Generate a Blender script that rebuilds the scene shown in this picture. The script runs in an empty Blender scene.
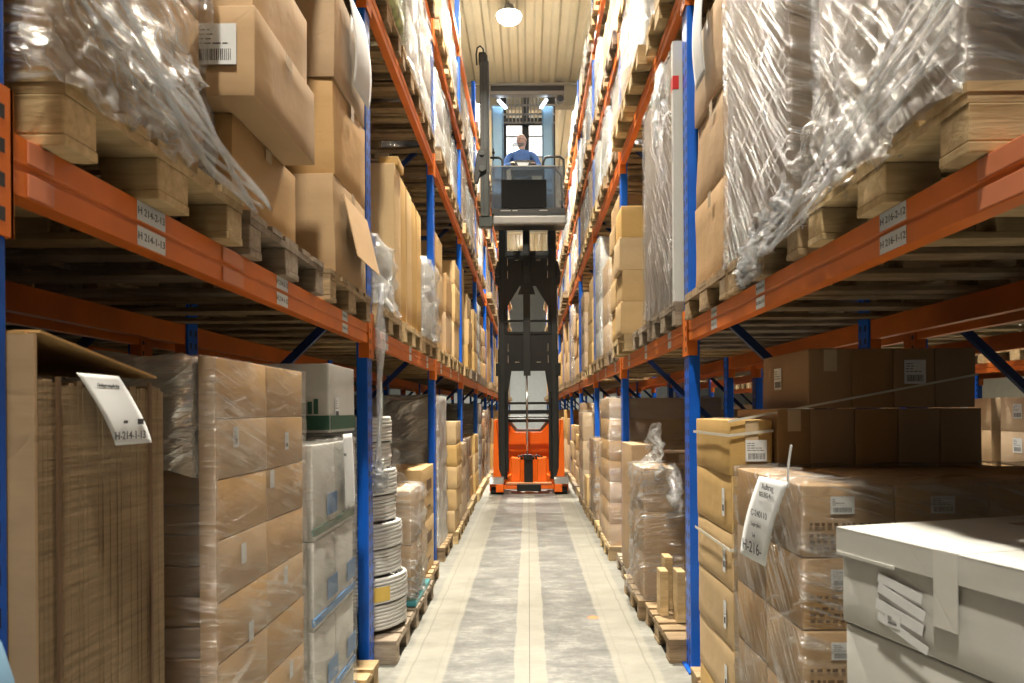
import bpy, bmesh, math, random
from mathutils import Vector, Matrix, noise
R = math.radians
random.seed(7)
sc = bpy.context.scene
col = sc.collection
# ------------------------------------------------------------------ basics
F = 683.0; VX = 528.5; VY = 411.0; CAMH = 1.52; AISLE = 0.93
def yof(px, xa): return abs(xa) * F / abs(px - VX)

# ------------------------------------------------------------------ materials
def newmat(name):
    m = bpy.data.materials.new(name); m.use_nodes = True
    nt = m.node_tree; nt.nodes.clear()
    return m, nt
def N(nt, t, **kw):
    n = nt.nodes.new(t)
    for k, v in kw.items():
        if k.startswith('i_'):
            key = k[2:]
            key = int(key) if key.isdigit() else key.replace('_', ' ')
            n.inputs[key].default_value = v
        else: setattr(n, k, v)
    return n
def L(nt, a, ao, b, bi): nt.links.new(a.outputs[ao], b.inputs[bi])
def ramp(nt, stops, interp='LINEAR'):
    r = nt.nodes.new('ShaderNodeValToRGB'); r.color_ramp.interpolation = interp
    e = r.color_ramp.elements
    while len(e) > len(stops): e.remove(e[-1])
    while len(e) < len(stops): e.new(0.5)
    for el, (p, c) in zip(e, stops):
        el.position = p; el.color = (c[0], c[1], c[2], 1) if len(c) == 3 else c
    return r
def simple(name, color, rough=0.5, metal=0.0, var=0.08, scale=6.0, bump=0.0, spec=0.5, emit=None, estr=0.0, rnd=0.0, stretch=(1,1,1)):
    m, nt = newmat(name)
    out = N(nt, 'ShaderNodeOutputMaterial'); b = N(nt, 'ShaderNodeBsdfPrincipled')
    b.inputs['Roughness'].default_value = rough; b.inputs['Metallic'].default_value = metal
    b.inputs['Specular IOR Level'].default_value = spec
    tc = N(nt, 'ShaderNodeTexCoord'); mp = N(nt, 'ShaderNodeMapping'); mp.inputs['Scale'].default_value = stretch
    L(nt, tc, 'Object', mp, 'Vector')
    no = N(nt, 'ShaderNodeTexNoise', i_Scale=scale, i_Detail=5.0, i_Roughness=0.6); L(nt, mp, 0, no, 'Vector')
    r = ramp(nt, [(0.3, [c*(1-var) for c in color]), (0.7, [min(1, c*(1+var)) for c in color])])
    L(nt, no, 'Fac', r, 0)
    src = (r, 0)
    if rnd > 0:
        oi = N(nt, 'ShaderNodeObjectInfo'); mr = N(nt, 'ShaderNodeMapRange')
        mr.inputs['To Min'].default_value = 1 - rnd; mr.inputs['To Max'].default_value = 1 + rnd
        L(nt, oi, 'Random', mr, 'Value')
        hs = N(nt, 'ShaderNodeHueSaturation'); L(nt, mr, 0, hs, 'Value'); L(nt, r, 0, hs, 'Color')
        m2 = N(nt, 'ShaderNodeMapRange'); m2.inputs['To Min'].default_value = .9; m2.inputs['To Max'].default_value = 1.12
        ad = N(nt, 'ShaderNodeMath', operation='MULTIPLY', i_1=7.31); fr = N(nt, 'ShaderNodeMath', operation='FRACT')
        L(nt, oi, 'Random', ad, 0); L(nt, ad, 0, fr, 0); L(nt, fr, 0, m2, 'Value'); L(nt, m2, 0, hs, 'Saturation')
        src = (hs, 0)
    L(nt, src[0], src[1], b, 'Base Color')
    if bump > 0:
        bp = N(nt, 'ShaderNodeBump', i_Strength=bump, i_Distance=0.01); L(nt, no, 'Fac', bp, 'Height'); L(nt, bp, 0, b, 'Normal')
    if emit:
        b.inputs['Emission Color'].default_value = (*emit, 1); b.inputs['Emission Strength'].default_value = estr
    L(nt, b, 0, out, 0)
    return m

def cardboard(name, color, var=.07, rnd=.14, lines=True):
    m, nt = newmat(name)
    out = N(nt, 'ShaderNodeOutputMaterial'); b = N(nt, 'ShaderNodeBsdfPrincipled'); b.inputs['Roughness'].default_value = .62
    b.inputs['Specular IOR Level'].default_value = .35
    tc = N(nt, 'ShaderNodeTexCoord')
    n1 = N(nt, 'ShaderNodeTexNoise', i_Scale=3.0, i_Detail=6.0, i_Roughness=.65); L(nt, tc, 'Object', n1, 'Vector')
    mp = N(nt, 'ShaderNodeMapping'); mp.inputs['Scale'].default_value = (1.2, 1.2, 60); L(nt, tc, 'Object', mp, 'Vector')
    n2 = N(nt, 'ShaderNodeTexNoise', i_Scale=2.0, i_Detail=2.0); L(nt, mp, 0, n2, 'Vector')
    mx = N(nt, 'ShaderNodeMath', operation='MULTIPLY_ADD', i_1=.35); L(nt, n2, 'Fac', mx, 0); L(nt, n1, 'Fac', mx, 2)
    r = ramp(nt, [(0.35, [c*(1-var*1.3) for c in color]), (0.6, color), (0.95, [min(1, c*(1+var)) for c in color])])
    L(nt, mx, 0, r, 0)
    oi = N(nt, 'ShaderNodeObjectInfo'); mr = N(nt, 'ShaderNodeMapRange')
    mr.inputs['To Min'].default_value = 1 - rnd; mr.inputs['To Max'].default_value = 1 + rnd
    L(nt, oi, 'Random', mr, 'Value')
    hs = N(nt, 'ShaderNodeHueSaturation'); L(nt, mr, 0, hs, 'Value'); L(nt, r, 0, hs, 'Color')
    ad = N(nt, 'ShaderNodeMath', operation='MULTIPLY', i_1=7.31); fr = N(nt, 'ShaderNodeMath', operation='FRACT')
    m2 = N(nt, 'ShaderNodeMapRange'); m2.inputs['To Min'].default_value = .82; m2.inputs['To Max'].default_value = 1.1
    L(nt, oi, 'Random', ad, 0); L(nt, ad, 0, fr, 0); L(nt, fr, 0, m2, 'Value'); L(nt, m2, 0, hs, 'Saturation')
    L(nt, hs, 0, b, 'Base Color')
    n3 = N(nt, 'ShaderNodeTexNoise', i_Scale=5.0, i_Detail=3.0); L(nt, tc, 'Object', n3, 'Vector')
    bp = N(nt, 'ShaderNodeBump', i_Strength=.35, i_Distance=.02); L(nt, n3, 'Fac', bp, 'Height')
    # sparse creases in the board
    n4 = N(nt, 'ShaderNodeTexNoise', i_Scale=2.3, i_Detail=1.5, i_Distortion=.4); L(nt, tc, 'Object', n4, 'Vector')
    r4 = ramp(nt, [(.494, (1, 1, 1)), (.5, (0, 0, 0)), (.506, (1, 1, 1))]); L(nt, n4, 'Fac', r4, 0)
    b2 = N(nt, 'ShaderNodeBump', i_Strength=.12, i_Distance=.003); L(nt, r4, 0, b2, 'Height'); L(nt, bp, 0, b2, 'Normal'); L(nt, b2, 0, b, 'Normal')
    L(nt, b, 0, out, 0)
    return m

def wood(name, dark, light, rnd=.15):
    m, nt = newmat(name)
    out = N(nt, 'ShaderNodeOutputMaterial'); b = N(nt, 'ShaderNodeBsdfPrincipled'); b.inputs['Roughness'].default_value = .75
    tc = N(nt, 'ShaderNodeTexCoord'); mp = N(nt, 'ShaderNodeMapping'); mp.inputs['Scale'].default_value = (1.5, 14, 14)
    L(nt, tc, 'Object', mp, 'Vector')
    n1 = N(nt, 'ShaderNodeTexNoise', i_Scale=2.2, i_Detail=7.0, i_Roughness=.7, i_Distortion=.6); L(nt, mp, 0, n1, 'Vector')
    r = ramp(nt, [(.3, dark), (.5, [(a+c)/2 for a, c in zip(dark, light)]), (.72, light)]); L(nt, n1, 'Fac', r, 0)
    n2 = N(nt, 'ShaderNodeTexNoise', i_Scale=5.0, i_Detail=3.0); L(nt, tc, 'Object', n2, 'Vector')
    r2 = ramp(nt, [(.35, (.62, .6, .58)), (.6, (1, 1, 1))]); L(nt, n2, 'Fac', r2, 0)
    mu = N(nt, 'ShaderNodeMix', data_type='RGBA', blend_type='MULTIPLY'); mu.inputs[0].default_value = .8
    L(nt, r, 0, mu, 6); L(nt, r2, 0, mu, 7)
    oi = N(nt, 'ShaderNodeObjectInfo'); mr = N(nt, 'ShaderNodeMapRange'); mr.inputs['To Min'].default_value = 1-rnd; mr.inputs['To Max'].default_value = 1+rnd
    L(nt, oi, 'Random', mr, 'Value'); hs = N(nt, 'ShaderNodeHueSaturation'); L(nt, mr, 0, hs, 'Value'); L(nt, mu, 2, hs, 'Color')
    L(nt, hs, 0, b, 'Base Color')
    bp = N(nt, 'ShaderNodeBump', i_Strength=.5, i_Distance=.006); L(nt, n1, 'Fac', bp, 'Height'); L(nt, bp, 0, b, 'Normal')
    L(nt, b, 0, out, 0)
    return m

def film_mat(name, base=.16, streak=.75, tint=(.9, .91, .92), diag=0.6, scale=1.0, lo=.5, hi=.78, rough=.2, clear=(.97, .97, .965), dist=.9):
    """clear stretch film: mostly see-through, glossy, fine creases with highlight streaks mixed in as white"""
    m, nt = newmat(name)
    out = N(nt, 'ShaderNodeOutputMaterial')
    tc = N(nt, 'ShaderNodeTexCoord')
    def layer(rot, sc_, det, dist):
        mp = N(nt, 'ShaderNodeMapping'); mp.inputs['Rotation'].default_value = rot; L(nt, tc, 'Object', mp, 'Vector')
        mp2 = N(nt, 'ShaderNodeMapping'); mp2.inputs['Scale'].default_value = sc_; L(nt, mp, 0, mp2, 'Vector')
        n = N(nt, 'ShaderNodeTexNoise', i_Scale=1.0, i_Detail=det, i_Roughness=.62, i_Distortion=dist); L(nt, mp2, 0, n, 'Vector'); return n
    n1 = layer((diag, diag*.2, 0), (3*scale, 2.6*scale, 62*scale), 5.0, dist)
    n2 = layer((-diag*.45, 0, .3), (4, 2.2, 34*scale), 4.0, dist*1.2)
    n4 = layer((diag*1.5, 0, 0), (2, 1.6*scale, 9*scale), 3.0, .8)
    n3 = N(nt, 'ShaderNodeTexNoise', i_Scale=3.2, i_Detail=3.0); L(nt, tc, 'Object', n3, 'Vector')
    r1 = ramp(nt, [(lo, (0, 0, 0)), (hi, (1, 1, 1))]); L(nt, n1, 'Fac', r1, 0)
    r2 = ramp(nt, [(.56, (0, 0, 0)), (.74, (1, 1, 1))]); L(nt, n2, 'Fac', r2, 0)
    r3 = ramp(nt, [(.38, (.18, .18, .18)), (.66, (1, 1, 1))]); L(nt, n3, 'Fac', r3, 0)
    r4 = ramp(nt, [(.52, (0, 0, 0)), (.72, (.7, .7, .7))]); L(nt, n4, 'Fac', r4, 0)
    a0 = N(nt, 'ShaderNodeMath', operation='MAXIMUM'); L(nt, r1, 0, a0, 0); L(nt, r2, 0, a0, 1)
    a = N(nt, 'ShaderNodeMath', operation='MAXIMUM'); L(nt, a0, 0, a, 0); L(nt, r4, 0, a, 1)
    a2 = N(nt, 'ShaderNodeMath', operation='MULTIPLY'); L(nt, a, 0, a2, 0); L(nt, r3, 0, a2, 1)
    a3 = N(nt, 'ShaderNodeMath', operation='MULTIPLY_ADD', i_1=streak, i_2=base, use_clamp=True); L(nt, a2, 0, a3, 0)  # white streaks put highlights into the film's own opacity
    hsum = N(nt, 'ShaderNodeMath', operation='ADD'); L(nt, n1, 'Fac', hsum, 0); L(nt, n2, 'Fac', hsum, 1)
    hs2 = N(nt, 'ShaderNodeMath', operation='MULTIPLY_ADD', i_1=1.5); L(nt, n4, 'Fac', hs2, 0); L(nt, hsum, 0, hs2, 2)
    bp = N(nt, 'ShaderNodeBump', i_Strength=1.0, i_Distance=.022); L(nt, hs2, 0, bp, 'Height')
    gl = N(nt, 'ShaderNodeBsdfGlossy', i_Roughness=rough, i_Color=(1, 1, 1, 1)); L(nt, bp, 0, gl, 'Normal')
    df = N(nt, 'ShaderNodeBsdfDiffuse', i_Color=(*tint, 1)); L(nt, bp, 0, df, 'Normal')
    tl = N(nt, 'ShaderNodeBsdfTranslucent', i_Color=(*tint, 1))
    d2 = N(nt, 'ShaderNodeMixShader', i_0=.25); L(nt, df, 0, d2, 1); L(nt, tl, 0, d2, 2)
    mg = N(nt, 'ShaderNodeMixShader', i_0=.55); L(nt, d2, 0, mg, 1); L(nt, gl, 0, mg, 2)
    tr = N(nt, 'ShaderNodeBsdfTransparent', i_Color=(*clear, 1))
    ms = N(nt, 'ShaderNodeMixShader'); L(nt, a3, 0, ms, 0); L(nt, tr, 0, ms, 1); L(nt, mg, 0, ms, 2)
    L(nt, ms, 0, out, 0)
    return m

M = {}
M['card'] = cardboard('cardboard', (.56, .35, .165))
M['card_y'] = cardboard('cardboard_honey', (.66, .43, .18), rnd=.1)
M['card_p'] = cardboard('cardboard_pale', (.64, .44, .25), rnd=.1)
M['card_d'] = cardboard('cardboard_dark_shaded', (.36, .215, .105), rnd=.1)  # darker cardboard copy, shade put into cartons deep in the bays
M['card_w'] = cardboard('carton_white', (.66, .645, .60), rnd=.06, var=.03)
M['card_g'] = cardboard('carton_grey', (.34, .27, .21), rnd=.12)
M['card_edge'] = simple('corrugated_sheet_edges', (.27, .185, .10), rough=.8, var=.22, scale=9, bump=.25, stretch=(1, .5, 9))
M['wood'] = wood('pallet_wood', (.24, .15, .075), (.60, .43, .24), rnd=.2)
M['wood_new'] = wood('fresh_pallet_wood', (.52, .34, .15), (.85, .64, .36), rnd=.1)
M['wood_grey'] = wood('weathered_pallet_wood', (.24, .18, .13), (.52, .42, .31))
M['film'] = film_mat('stretch_film', base=.09, streak=1.1, diag=.65, lo=.46, hi=.66, clear=(.88, .87, .85), tint=(.7, .71, .72), dist=.35)
M['film_r'] = film_mat('stretch_film_slanted', base=.05, streak=1.0, diag=-.85, lo=.46, hi=.64, clear=(.86, .85, .83), tint=(.55, .56, .57), dist=.25)
M['film_w'] = film_mat('cloudy_stretch_film', base=.26, streak=.75, tint=(.58, .62, .67), diag=.9)
M['film_c'] = film_mat('crumpled_film', base=.14, streak=1.0, diag=.4, scale=1.3, lo=.45, hi=.66, clear=(.9, .89, .87))
M['film_thin'] = film_mat('thin_stretch_film', base=.06, streak=.5, diag=.35, lo=.48, hi=.78)
M['film_m'] = film_mat('medium_stretch_film', base=.16, streak=.8, diag=.30, lo=.48, hi=.72, tint=(.85, .80, .72), dist=.3)
M['film_veil'] = film_mat('milky_dust_cover', base=.82, streak=.3, tint=(.86, .85, .82), diag=1.2, scale=.5)
M['tape'] = simple('packing_tape', (.50, .30, .12), rough=.3, var=.05)
M['tapew'] = simple('clear_tape', (.62, .47, .30), rough=.22, var=.05)
M['paper'] = simple('label_paper', (.82, .83, .84), rough=.6, var=.03)
M['ink'] = simple('printing_ink', (.045, .045, .05), rough=.6, var=.02)
M['ink_b'] = simple('brown_print', (.16, .09, .045), rough=.6, var=.02)
M['green_print'] = simple('dark_green_print', (.025, .10, .065), rough=.5, var=.1)
M['blue_print'] = simple('blue_print', (.06, .22, .5), rough=.5, var=.1)
M['red_tape'] = simple('red_tape', (.7, .04, .03), rough=.35, var=.05)
M['strap'] = simple('plastic_strap', (.72, .68, .58), rough=.35, var=.05)
M['orange'] = simple('beam_orange_paint', (.82, .19, .022), rough=.42, var=.12, scale=3)
M['orange_pale'] = simple('pale_orange_plate', (.78, .26, .13), rough=.4, var=.06)  # paler orange of the raised plates on the beams
M['truck_orange'] = simple('truck_orange_paint', (.92, .15, .008), rough=.35, var=.04)
M['truck_pale'] = simple('truck_amber_plate', (.75, .32, .15), rough=.4, var=.05)
M['brace'] = simple('brace_blue_paint', (.006, .028, .13), rough=.45, var=.1)
M['black'] = simple('black_steel', (.008, .009, .009), rough=.42, var=.15)
M['mastgrey'] = simple('mast_dark_grey', (.018, .020, .019), rough=.4, var=.12)
M['mastgreen'] = simple('side_mast_grey_green', (.03, .036, .031), rough=.4, var=.15)
M['chrome'] = simple('piston_chrome', (.6, .58, .55), rough=.18, metal=1, var=.03)
M['bumper'] = simple('cab_bumper_grey', (.26, .25, .23), rough=.38, metal=.3, var=.06)
M['rubber'] = simple('rubber', (.012, .012, .012), rough=.85, var=.1)
M['cabblue'] = simple('cab_blue_grey_panel', (.17, .30, .42), rough=.32, metal=.2, var=.06)
M['plasticblack'] = simple('glossy_black_panel', (.006, .007, .009), rough=.1, var=.05)
M['skin'] = simple('skin', (.70, .42, .32), rough=.5, var=.06)
M['sweater'] = simple('blue_sweater', (.10, .20, .48), rough=.85, var=.12, scale=30, bump=.3)
M['collar'] = simple('navy_collar', (.02, .04, .11), rough=.8)
M['trousers'] = simple('dark_trousers', (.02, .022, .03), rough=.85)
M['beard'] = simple('grey_stubble', (.30, .27, .25), rough=.9)
M['hose'] = simple('white_hose', (.80, .78, .74), rough=.35, var=.04)
M['hose_label'] = simple('yellow_coil_label', (.8, .55, .12), rough=.5)
M['teal'] = simple('teal_sheet', (.07, .30, .33), rough=.4, var=.1)
M['bluecloth'] = simple('pale_blue_cloth', (.16, .30, .44), rough=.9, var=.05, scale=25)
M['bag'] = simple('printed_sack', (.45, .50, .22), rough=.5, var=.6, scale=9)
M['wallpanel'] = simple('wall_panel_pale', (.62, .66, .66), rough=.6, var=.05)
M['wallcream'] = simple('wall_cream', (.55, .50, .38), rough=.7, var=.05)
M['girder'] = simple('girder_cream', (.40, .36, .26), rough=.6, var=.05)
M['lampcase'] = simple('lamp_housing', (.5, .5, .5), rough=.4, metal=.5)
M['lampglow'] = simple('lamp_glass', (1, 1, 1), emit=(1, .97, .9), estr=60)
M['led'] = simple('cab_led_tube', (1, 1, 1), emit=(.75, .88, 1), estr=5)
M['skylight'] = simple('skylight_sheet', (1, 1, 1), emit=(.93, .97, 1), estr=1.5)
M['skyframe'] = simple('skylight_frame', (.2, .22, .24), rough=.5)

def film_glass():
    m, nt = newmat('cab_safety_glass')
    out = N(nt, 'ShaderNodeOutputMaterial'); gl = N(nt, 'ShaderNodeBsdfGlossy', i_Roughness=.05)
    tr = N(nt, 'ShaderNodeBsdfTransparent', i_Color=(.62, .68, .76, 1)); fr = N(nt, 'ShaderNodeFresnel', i_IOR=1.6)
    df = N(nt, 'ShaderNodeBsdfDiffuse', i_Color=(.30, .37, .45, 1)); td = N(nt, 'ShaderNodeMixShader', i_0=.16); L(nt, tr, 0, td, 1); L(nt, df, 0, td, 2)
    ms = N(nt, 'ShaderNodeMixShader'); L(nt, fr, 0, ms, 0); L(nt, td, 0, ms, 1); L(nt, gl, 0, ms, 2); L(nt, ms, 0, out, 0)
    return m
M['glass'] = film_glass()

def upright_mat():
    m, nt = newmat('upright_blue_perforated')
    out = N(nt, 'ShaderNodeOutputMaterial'); b = N(nt, 'ShaderNodeBsdfPrincipled'); b.inputs['Roughness'].default_value = .33
    ge = N(nt, 'ShaderNodeNewGeometry'); sp = N(nt, 'ShaderNodeSeparateXYZ'); L(nt, ge, 'Normal', sp, 0)
    tc = N(nt, 'ShaderNodeTexCoord'); so = N(nt, 'ShaderNodeSeparateXYZ'); L(nt, tc, 'Object', so, 0)
    # slots punched every 75 mm on the faces that look into the aisle
    fz = N(nt, 'ShaderNodeMath', operation='MULTIPLY', i_1=1/.075); L(nt, so, 'Z', fz, 0)
    fr = N(nt, 'ShaderNodeMath', operation='FRACT'); L(nt, fz, 0, fr, 0)
    c1 = N(nt, 'ShaderNodeMath', operation='COMPARE', i_1=.5, i_2=.24); L(nt, fr, 0, c1, 0)
    ab = N(nt, 'ShaderNodeMath', operation='ABSOLUTE'); L(nt, so, 'Y', ab, 0)
    c2 = N(nt, 'ShaderNodeMath', operation='COMPARE', i_1=.030, i_2=.011); L(nt, ab, 0, c2, 0)
    nx = N(nt, 'ShaderNodeMath', operation='ABSOLUTE'); L(nt, sp, 'X', nx, 0)
    c3 = N(nt, 'ShaderNodeMath', operation='GREATER_THAN', i_1=.8); L(nt, nx, 0, c3, 0)
    m1 = N(nt, 'ShaderNodeMath', operation='MULTIPLY'); L(nt, c1, 0, m1, 0); L(nt, c2, 0, m1, 1)
    m2 = N(nt, 'ShaderNodeMath', operation='MULTIPLY'); L(nt, m1, 0, m2, 0); L(nt, c3, 0, m2, 1)
    no = N(nt, 'ShaderNodeTexNoise', i_Scale=4.0, i_Detail=4.0); L(nt, tc, 'Object', no, 'Vector')
    r = ramp(nt, [(.3, (.006, .105, .58)), (.7, (.008, .15, .78))]); L(nt, no, 'Fac', r, 0)
    mx = N(nt, 'ShaderNodeMix', data_type='RGBA'); L(nt, m2, 0, mx, 0); L(nt, r, 0, mx, 6); mx.inputs[7].default_value = (.004, .006, .02, 1)
    L(nt, mx, 2, b, 'Base Color')
    L(nt, b, 0, out, 0)
    return m
M['upright'] = upright_mat()

def floor_mat():
    m, nt = newmat('polished_concrete')
    out = N(nt, 'ShaderNodeOutputMaterial'); b = N(nt, 'ShaderNodeBsdfPrincipled')
    tc = N(nt, 'ShaderNodeTexCoord'); so = N(nt, 'ShaderNodeSeparateXYZ'); L(nt, tc, 'Object', so, 0)
    nw = N(nt, 'ShaderNodeTexNoise', i_Scale=5.0, i_Detail=3.0); L(nt, tc, 'Object', nw, 'Vector')
    wob = N(nt, 'ShaderNodeMath', operation='MULTIPLY_ADD', i_1=.03, i_2=-.015); L(nt, nw, 'Fac', wob, 0)
    xw = N(nt, 'ShaderNodeMath', operation='ADD'); L(nt, so, 'X', xw, 0); L(nt, wob, 0, xw, 1)
    ab = N(nt, 'ShaderNodeMath', operation='ABSOLUTE'); L(nt, xw, 0, ab, 0)
    # ground strips: |x|<.095 and .50<|x|<.755
    bands = ramp(nt, [(0, (1, 1, 1)), (.093, (1, 1, 1)), (.100, (0, 0, 0)), (.49, (0, 0, 0)), (.505, (.95, .95, .95)), (.745, (.95, .95, .95)), (.765, (.35, .35, .35)), (1, (.35, .35, .35))])
    L(nt, ab, 0, bands, 0)
    n1 = N(nt, 'ShaderNodeTexNoise', i_Scale=3.0, i_Detail=9.0, i_Roughness=.68, i_Distortion=.3)
    mp = N(nt, 'ShaderNodeMapping'); mp.inputs['Scale'].default_value = (1.0, 1.9, 1); L(nt, tc, 'Object', mp, 'Vector'); L(nt, mp, 0, n1, 'Vector')
    n2 = N(nt, 'ShaderNodeTexNoise', i_Scale=16.0, i_Detail=8.0, i_Roughness=.75); L(nt, mp, 0, n2, 'Vector')
    ad = N(nt, 'ShaderNodeMath', operation='MULTIPLY_ADD', i_1=.6); L(nt, n2, 'Fac', ad, 0); L(nt, n1, 'Fac', ad, 2)
    rg = ramp(nt, [(.6, (.125, .127, .12)), (.8, (.21, .207, .19)), (.98, (.34, .335, .30))]); L(nt, ad, 0, rg, 0)
    rl = ramp(nt, [(.55, (.27, .257, .212)), (1.0, (.37, .352, .295))]); L(nt, ad, 0, rl, 0)
    mx = N(nt, 'ShaderNodeMix', data_type='RGBA'); L(nt, bands, 0, mx, 0); L(nt, rg, 0, mx, 6); L(nt, rl, 0, mx, 7)
    # saw joint on the centre line and wheel lines in the side strips
    def line(pos, w, src):
        c = N(nt, 'ShaderNodeMath', operation='COMPARE', i_1=pos, i_2=w); L(nt, src, 0 if src is not so else 'X', c, 0); return c
    j1 = line(-.004, .0028, so); j2 = line(.702, .006, ab); j3 = line(.545, .006, ab)
    k = N(nt, 'ShaderNodeMath', operation='MULTIPLY', i_1=.28); L(nt, j2, 0, k, 0)
    k3 = N(nt, 'ShaderNodeMath', operation='MULTIPLY', i_1=.10); L(nt, j3, 0, k3, 0)
    k2 = N(nt, 'ShaderNodeMath', operation='MULTIPLY', i_1=.75); L(nt, j1, 0, k2, 0)
    kk = N(nt, 'ShaderNodeMath', operation='MAXIMUM'); L(nt, k, 0, kk, 0); L(nt, k2, 0, kk, 1)
    kk2 = N(nt, 'ShaderNodeMath', operation='MAXIMUM'); L(nt, kk, 0, kk2, 0); L(nt, k3, 0, kk2, 1)
    my = N(nt, 'ShaderNodeMix', data_type='RGBA'); L(nt, kk2, 0, my, 0); L(nt, mx, 2, my, 6); my.inputs[7].default_value = (.10, .09, .07, 1)
    # small orange paint spot
    d = N(nt, 'ShaderNodeVectorMath', operation='DISTANCE'); d.inputs[1].default_value = (.465, 5.02, 0); L(nt, tc, 'Object', d, 0)
    sr = ramp(nt, [(0, (1, 1, 1)), (.02, (1, 1, 1)), (.05, (0, 0, 0))]); L(nt, d, 'Value', sr, 0)
    mz = N(nt, 'ShaderNodeMix', data_type='RGBA'); L(nt, sr, 0, mz, 0); L(nt, my, 2, mz, 6); mz.inputs[7].default_value = (.8, .28, .1, 1)
    L(nt, mz, 2, b, 'Base Color')
    rr = ramp(nt, [(.5, (.34, .34, .34)), (1, (.55, .55, .55))]); L(nt, ad, 0, rr, 0); L(nt, rr, 0, b, 'Roughness')
    bp = N(nt, 'ShaderNodeBump', i_Strength=.12, i_Distance=.01); L(nt, ad, 0, bp, 'Height'); L(nt, bp, 0, b, 'Normal')
    L(nt, b, 0, out, 0)
    return m
M['floor'] = floor_mat()
M['ceiling'] = simple('trapezoid_sheet_cream', (.60, .53, .37), rough=.45, var=.05, scale=2)

# ------------------------------------------------------------------ mesh helpers
class MB:
    def __init__(s): s.v = []; s.f = []
    def box(s, x0, x1, y0, y1, z0, z1):
        if x0 > x1: x0, x1 = x1, x0
        if y0 > y1: y0, y1 = y1, y0
        i = len(s.v)
        s.v += [(x0,y0,z0),(x1,y0,z0),(x1,y1,z0),(x0,y1,z0),(x0,y0,z1),(x1,y0,z1),(x1,y1,z1),(x0,y1,z1)]
        s.f += [(i,i+3,i+2,i+1),(i+4,i+5,i+6,i+7),(i,i+1,i+5,i+4),(i+1,i+2,i+6,i+5),(i+2,i+3,i+7,i+6),(i+3,i,i+4,i+7)]
        return s
    def bar(s, p, q, w, h, up=(0,0,1)):
        p = Vector(p); q = Vector(q); d = (q-p).normalized(); u = Vector(up)
        a = d.cross(u)
        if a.length < 1e-4: a = d.cross(Vector((1,0,0)))
        a.normalize(); c = a.cross(d).normalized()
        i = len(s.v)
        for o in (p, q):
            for sa, sb in ((-1,-1),(1,-1),(1,1),(-1,1)): s.v.append(tuple(o + a*(w/2*sa) + c*(h/2*sb)))
        s.f += [(i,i+1,i+2,i+3),(i+7,i+6,i+5,i+4),(i,i+4,i+5,i+1),(i+1,i+5,i+6,i+2),(i+2,i+6,i+7,i+3),(i+3,i+7,i+4,i)]
        return s
    def tube(s, pts, r, n=10):
        pts = [Vector(p) for p in pts]; rings = []; ref = None
        for k, p in enumerate(pts):
            d = (pts[min(k+1, len(pts)-1)] - pts[max(k-1, 0)]).normalized()
            if ref is None:
                ref = d.cross(Vector((0,0,1)))
                if ref.length < 1e-3: ref = d.cross(Vector((1,0,0)))
            ref = (ref - d*ref.dot(d)).normalized(); b = d.cross(ref)
            i = len(s.v); rr = r[k] if isinstance(r, (list, tuple)) else r
            for j in range(n):
                t = 2*math.pi*j/n; s.v.append(tuple(p + ref*(rr*math.cos(t)) + b*(rr*math.sin(t))))
            rings.append(i)
        for a, b_ in zip(rings, rings[1:]):
            for j in range(n): s.f.append((a+j, a+(j+1)%n, b_+(j+1)%n, b_+j))
        s.f.append(tuple(rings[0]+j for j in range(n))[::-1]); s.f.append(tuple(rings[-1]+j for j in range(n)))
        return s
    def prism(s, poly, axis, a0, a1):
        """poly: 2-D points; axis 'x','y','z' the extrusion axis"""
        i = len(s.v); n = len(poly)
        for a in (a0, a1):
            for u, w in poly:
                s.v.append({'x': (a, u, w), 'y': (u, a, w), 'z': (u, w, a)}[axis])
        s.f.append(tuple(range(i, i+n))[::-1]); s.f.append(tuple(range(i+n, i+2*n)))
        for j in range(n): s.f.append((i+j, i+(j+1)%n, i+n+(j+1)%n, i+n+j))
        return s
    def build(s, name, mat, parent=None, origin=(0,0,0), smooth=False, bevel=0, loc=None):
        me = bpy.data.meshes.new(name); o3 = Vector(origin)
        me.from_pydata([tuple(Vector(v)-o3) for v in s.v], [], s.f)
        bm = bmesh.new(); bm.from_mesh(me); bmesh.ops.recalc_face_normals(bm, faces=bm.faces); bm.to_mesh(me); bm.free()
        me.materials.append(mat)
        if smooth: me.shade_smooth() if hasattr(me, 'shade_smooth') else None
        ob = bpy.data.objects.new(name, me); col.objects.link(ob)
        if parent is not None: ob.parent = parent
        else: ob.location = o3
        if loc is not None: ob.location = loc
        if bevel:
            b = ob.modifiers.new('bevel', 'BEVEL'); b.width = bevel; b.segments = 2; b.limit_method = 'ANGLE'
        return ob
def tag(o, label, cat, group=None, kind=None):
    if label: o['label'] = label
    if cat: o['category'] = cat
    if group: o['group'] = group
    if kind: o['kind'] = kind
    return o
def empty(name, loc, label, cat, group=None):
    o = bpy.data.objects.new(name, None); o.empty_display_size = .1; o.location = loc; col.objects.link(o)
    return tag(o, label, cat, group)
def copy_tree(o, parent=None):
    c = o.copy(); col.objects.link(c); c.parent = parent
    for ch in [x for x in KIDS.get(o.name, [])]:
        copy_tree(ch, c)
    return c
KIDS = {}
def kids(o, *chs):
    KIDS.setdefault(o.name, []).extend(chs)
def place(name, me, parent, loc, rotz=0):
    o = bpy.data.objects.new(name, me); col.objects.link(o); o.parent = parent; o.location = loc; o.rotation_euler = (0, 0, rotz)
    return o
def struct(o): o['kind'] = 'structure'; return o
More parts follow.
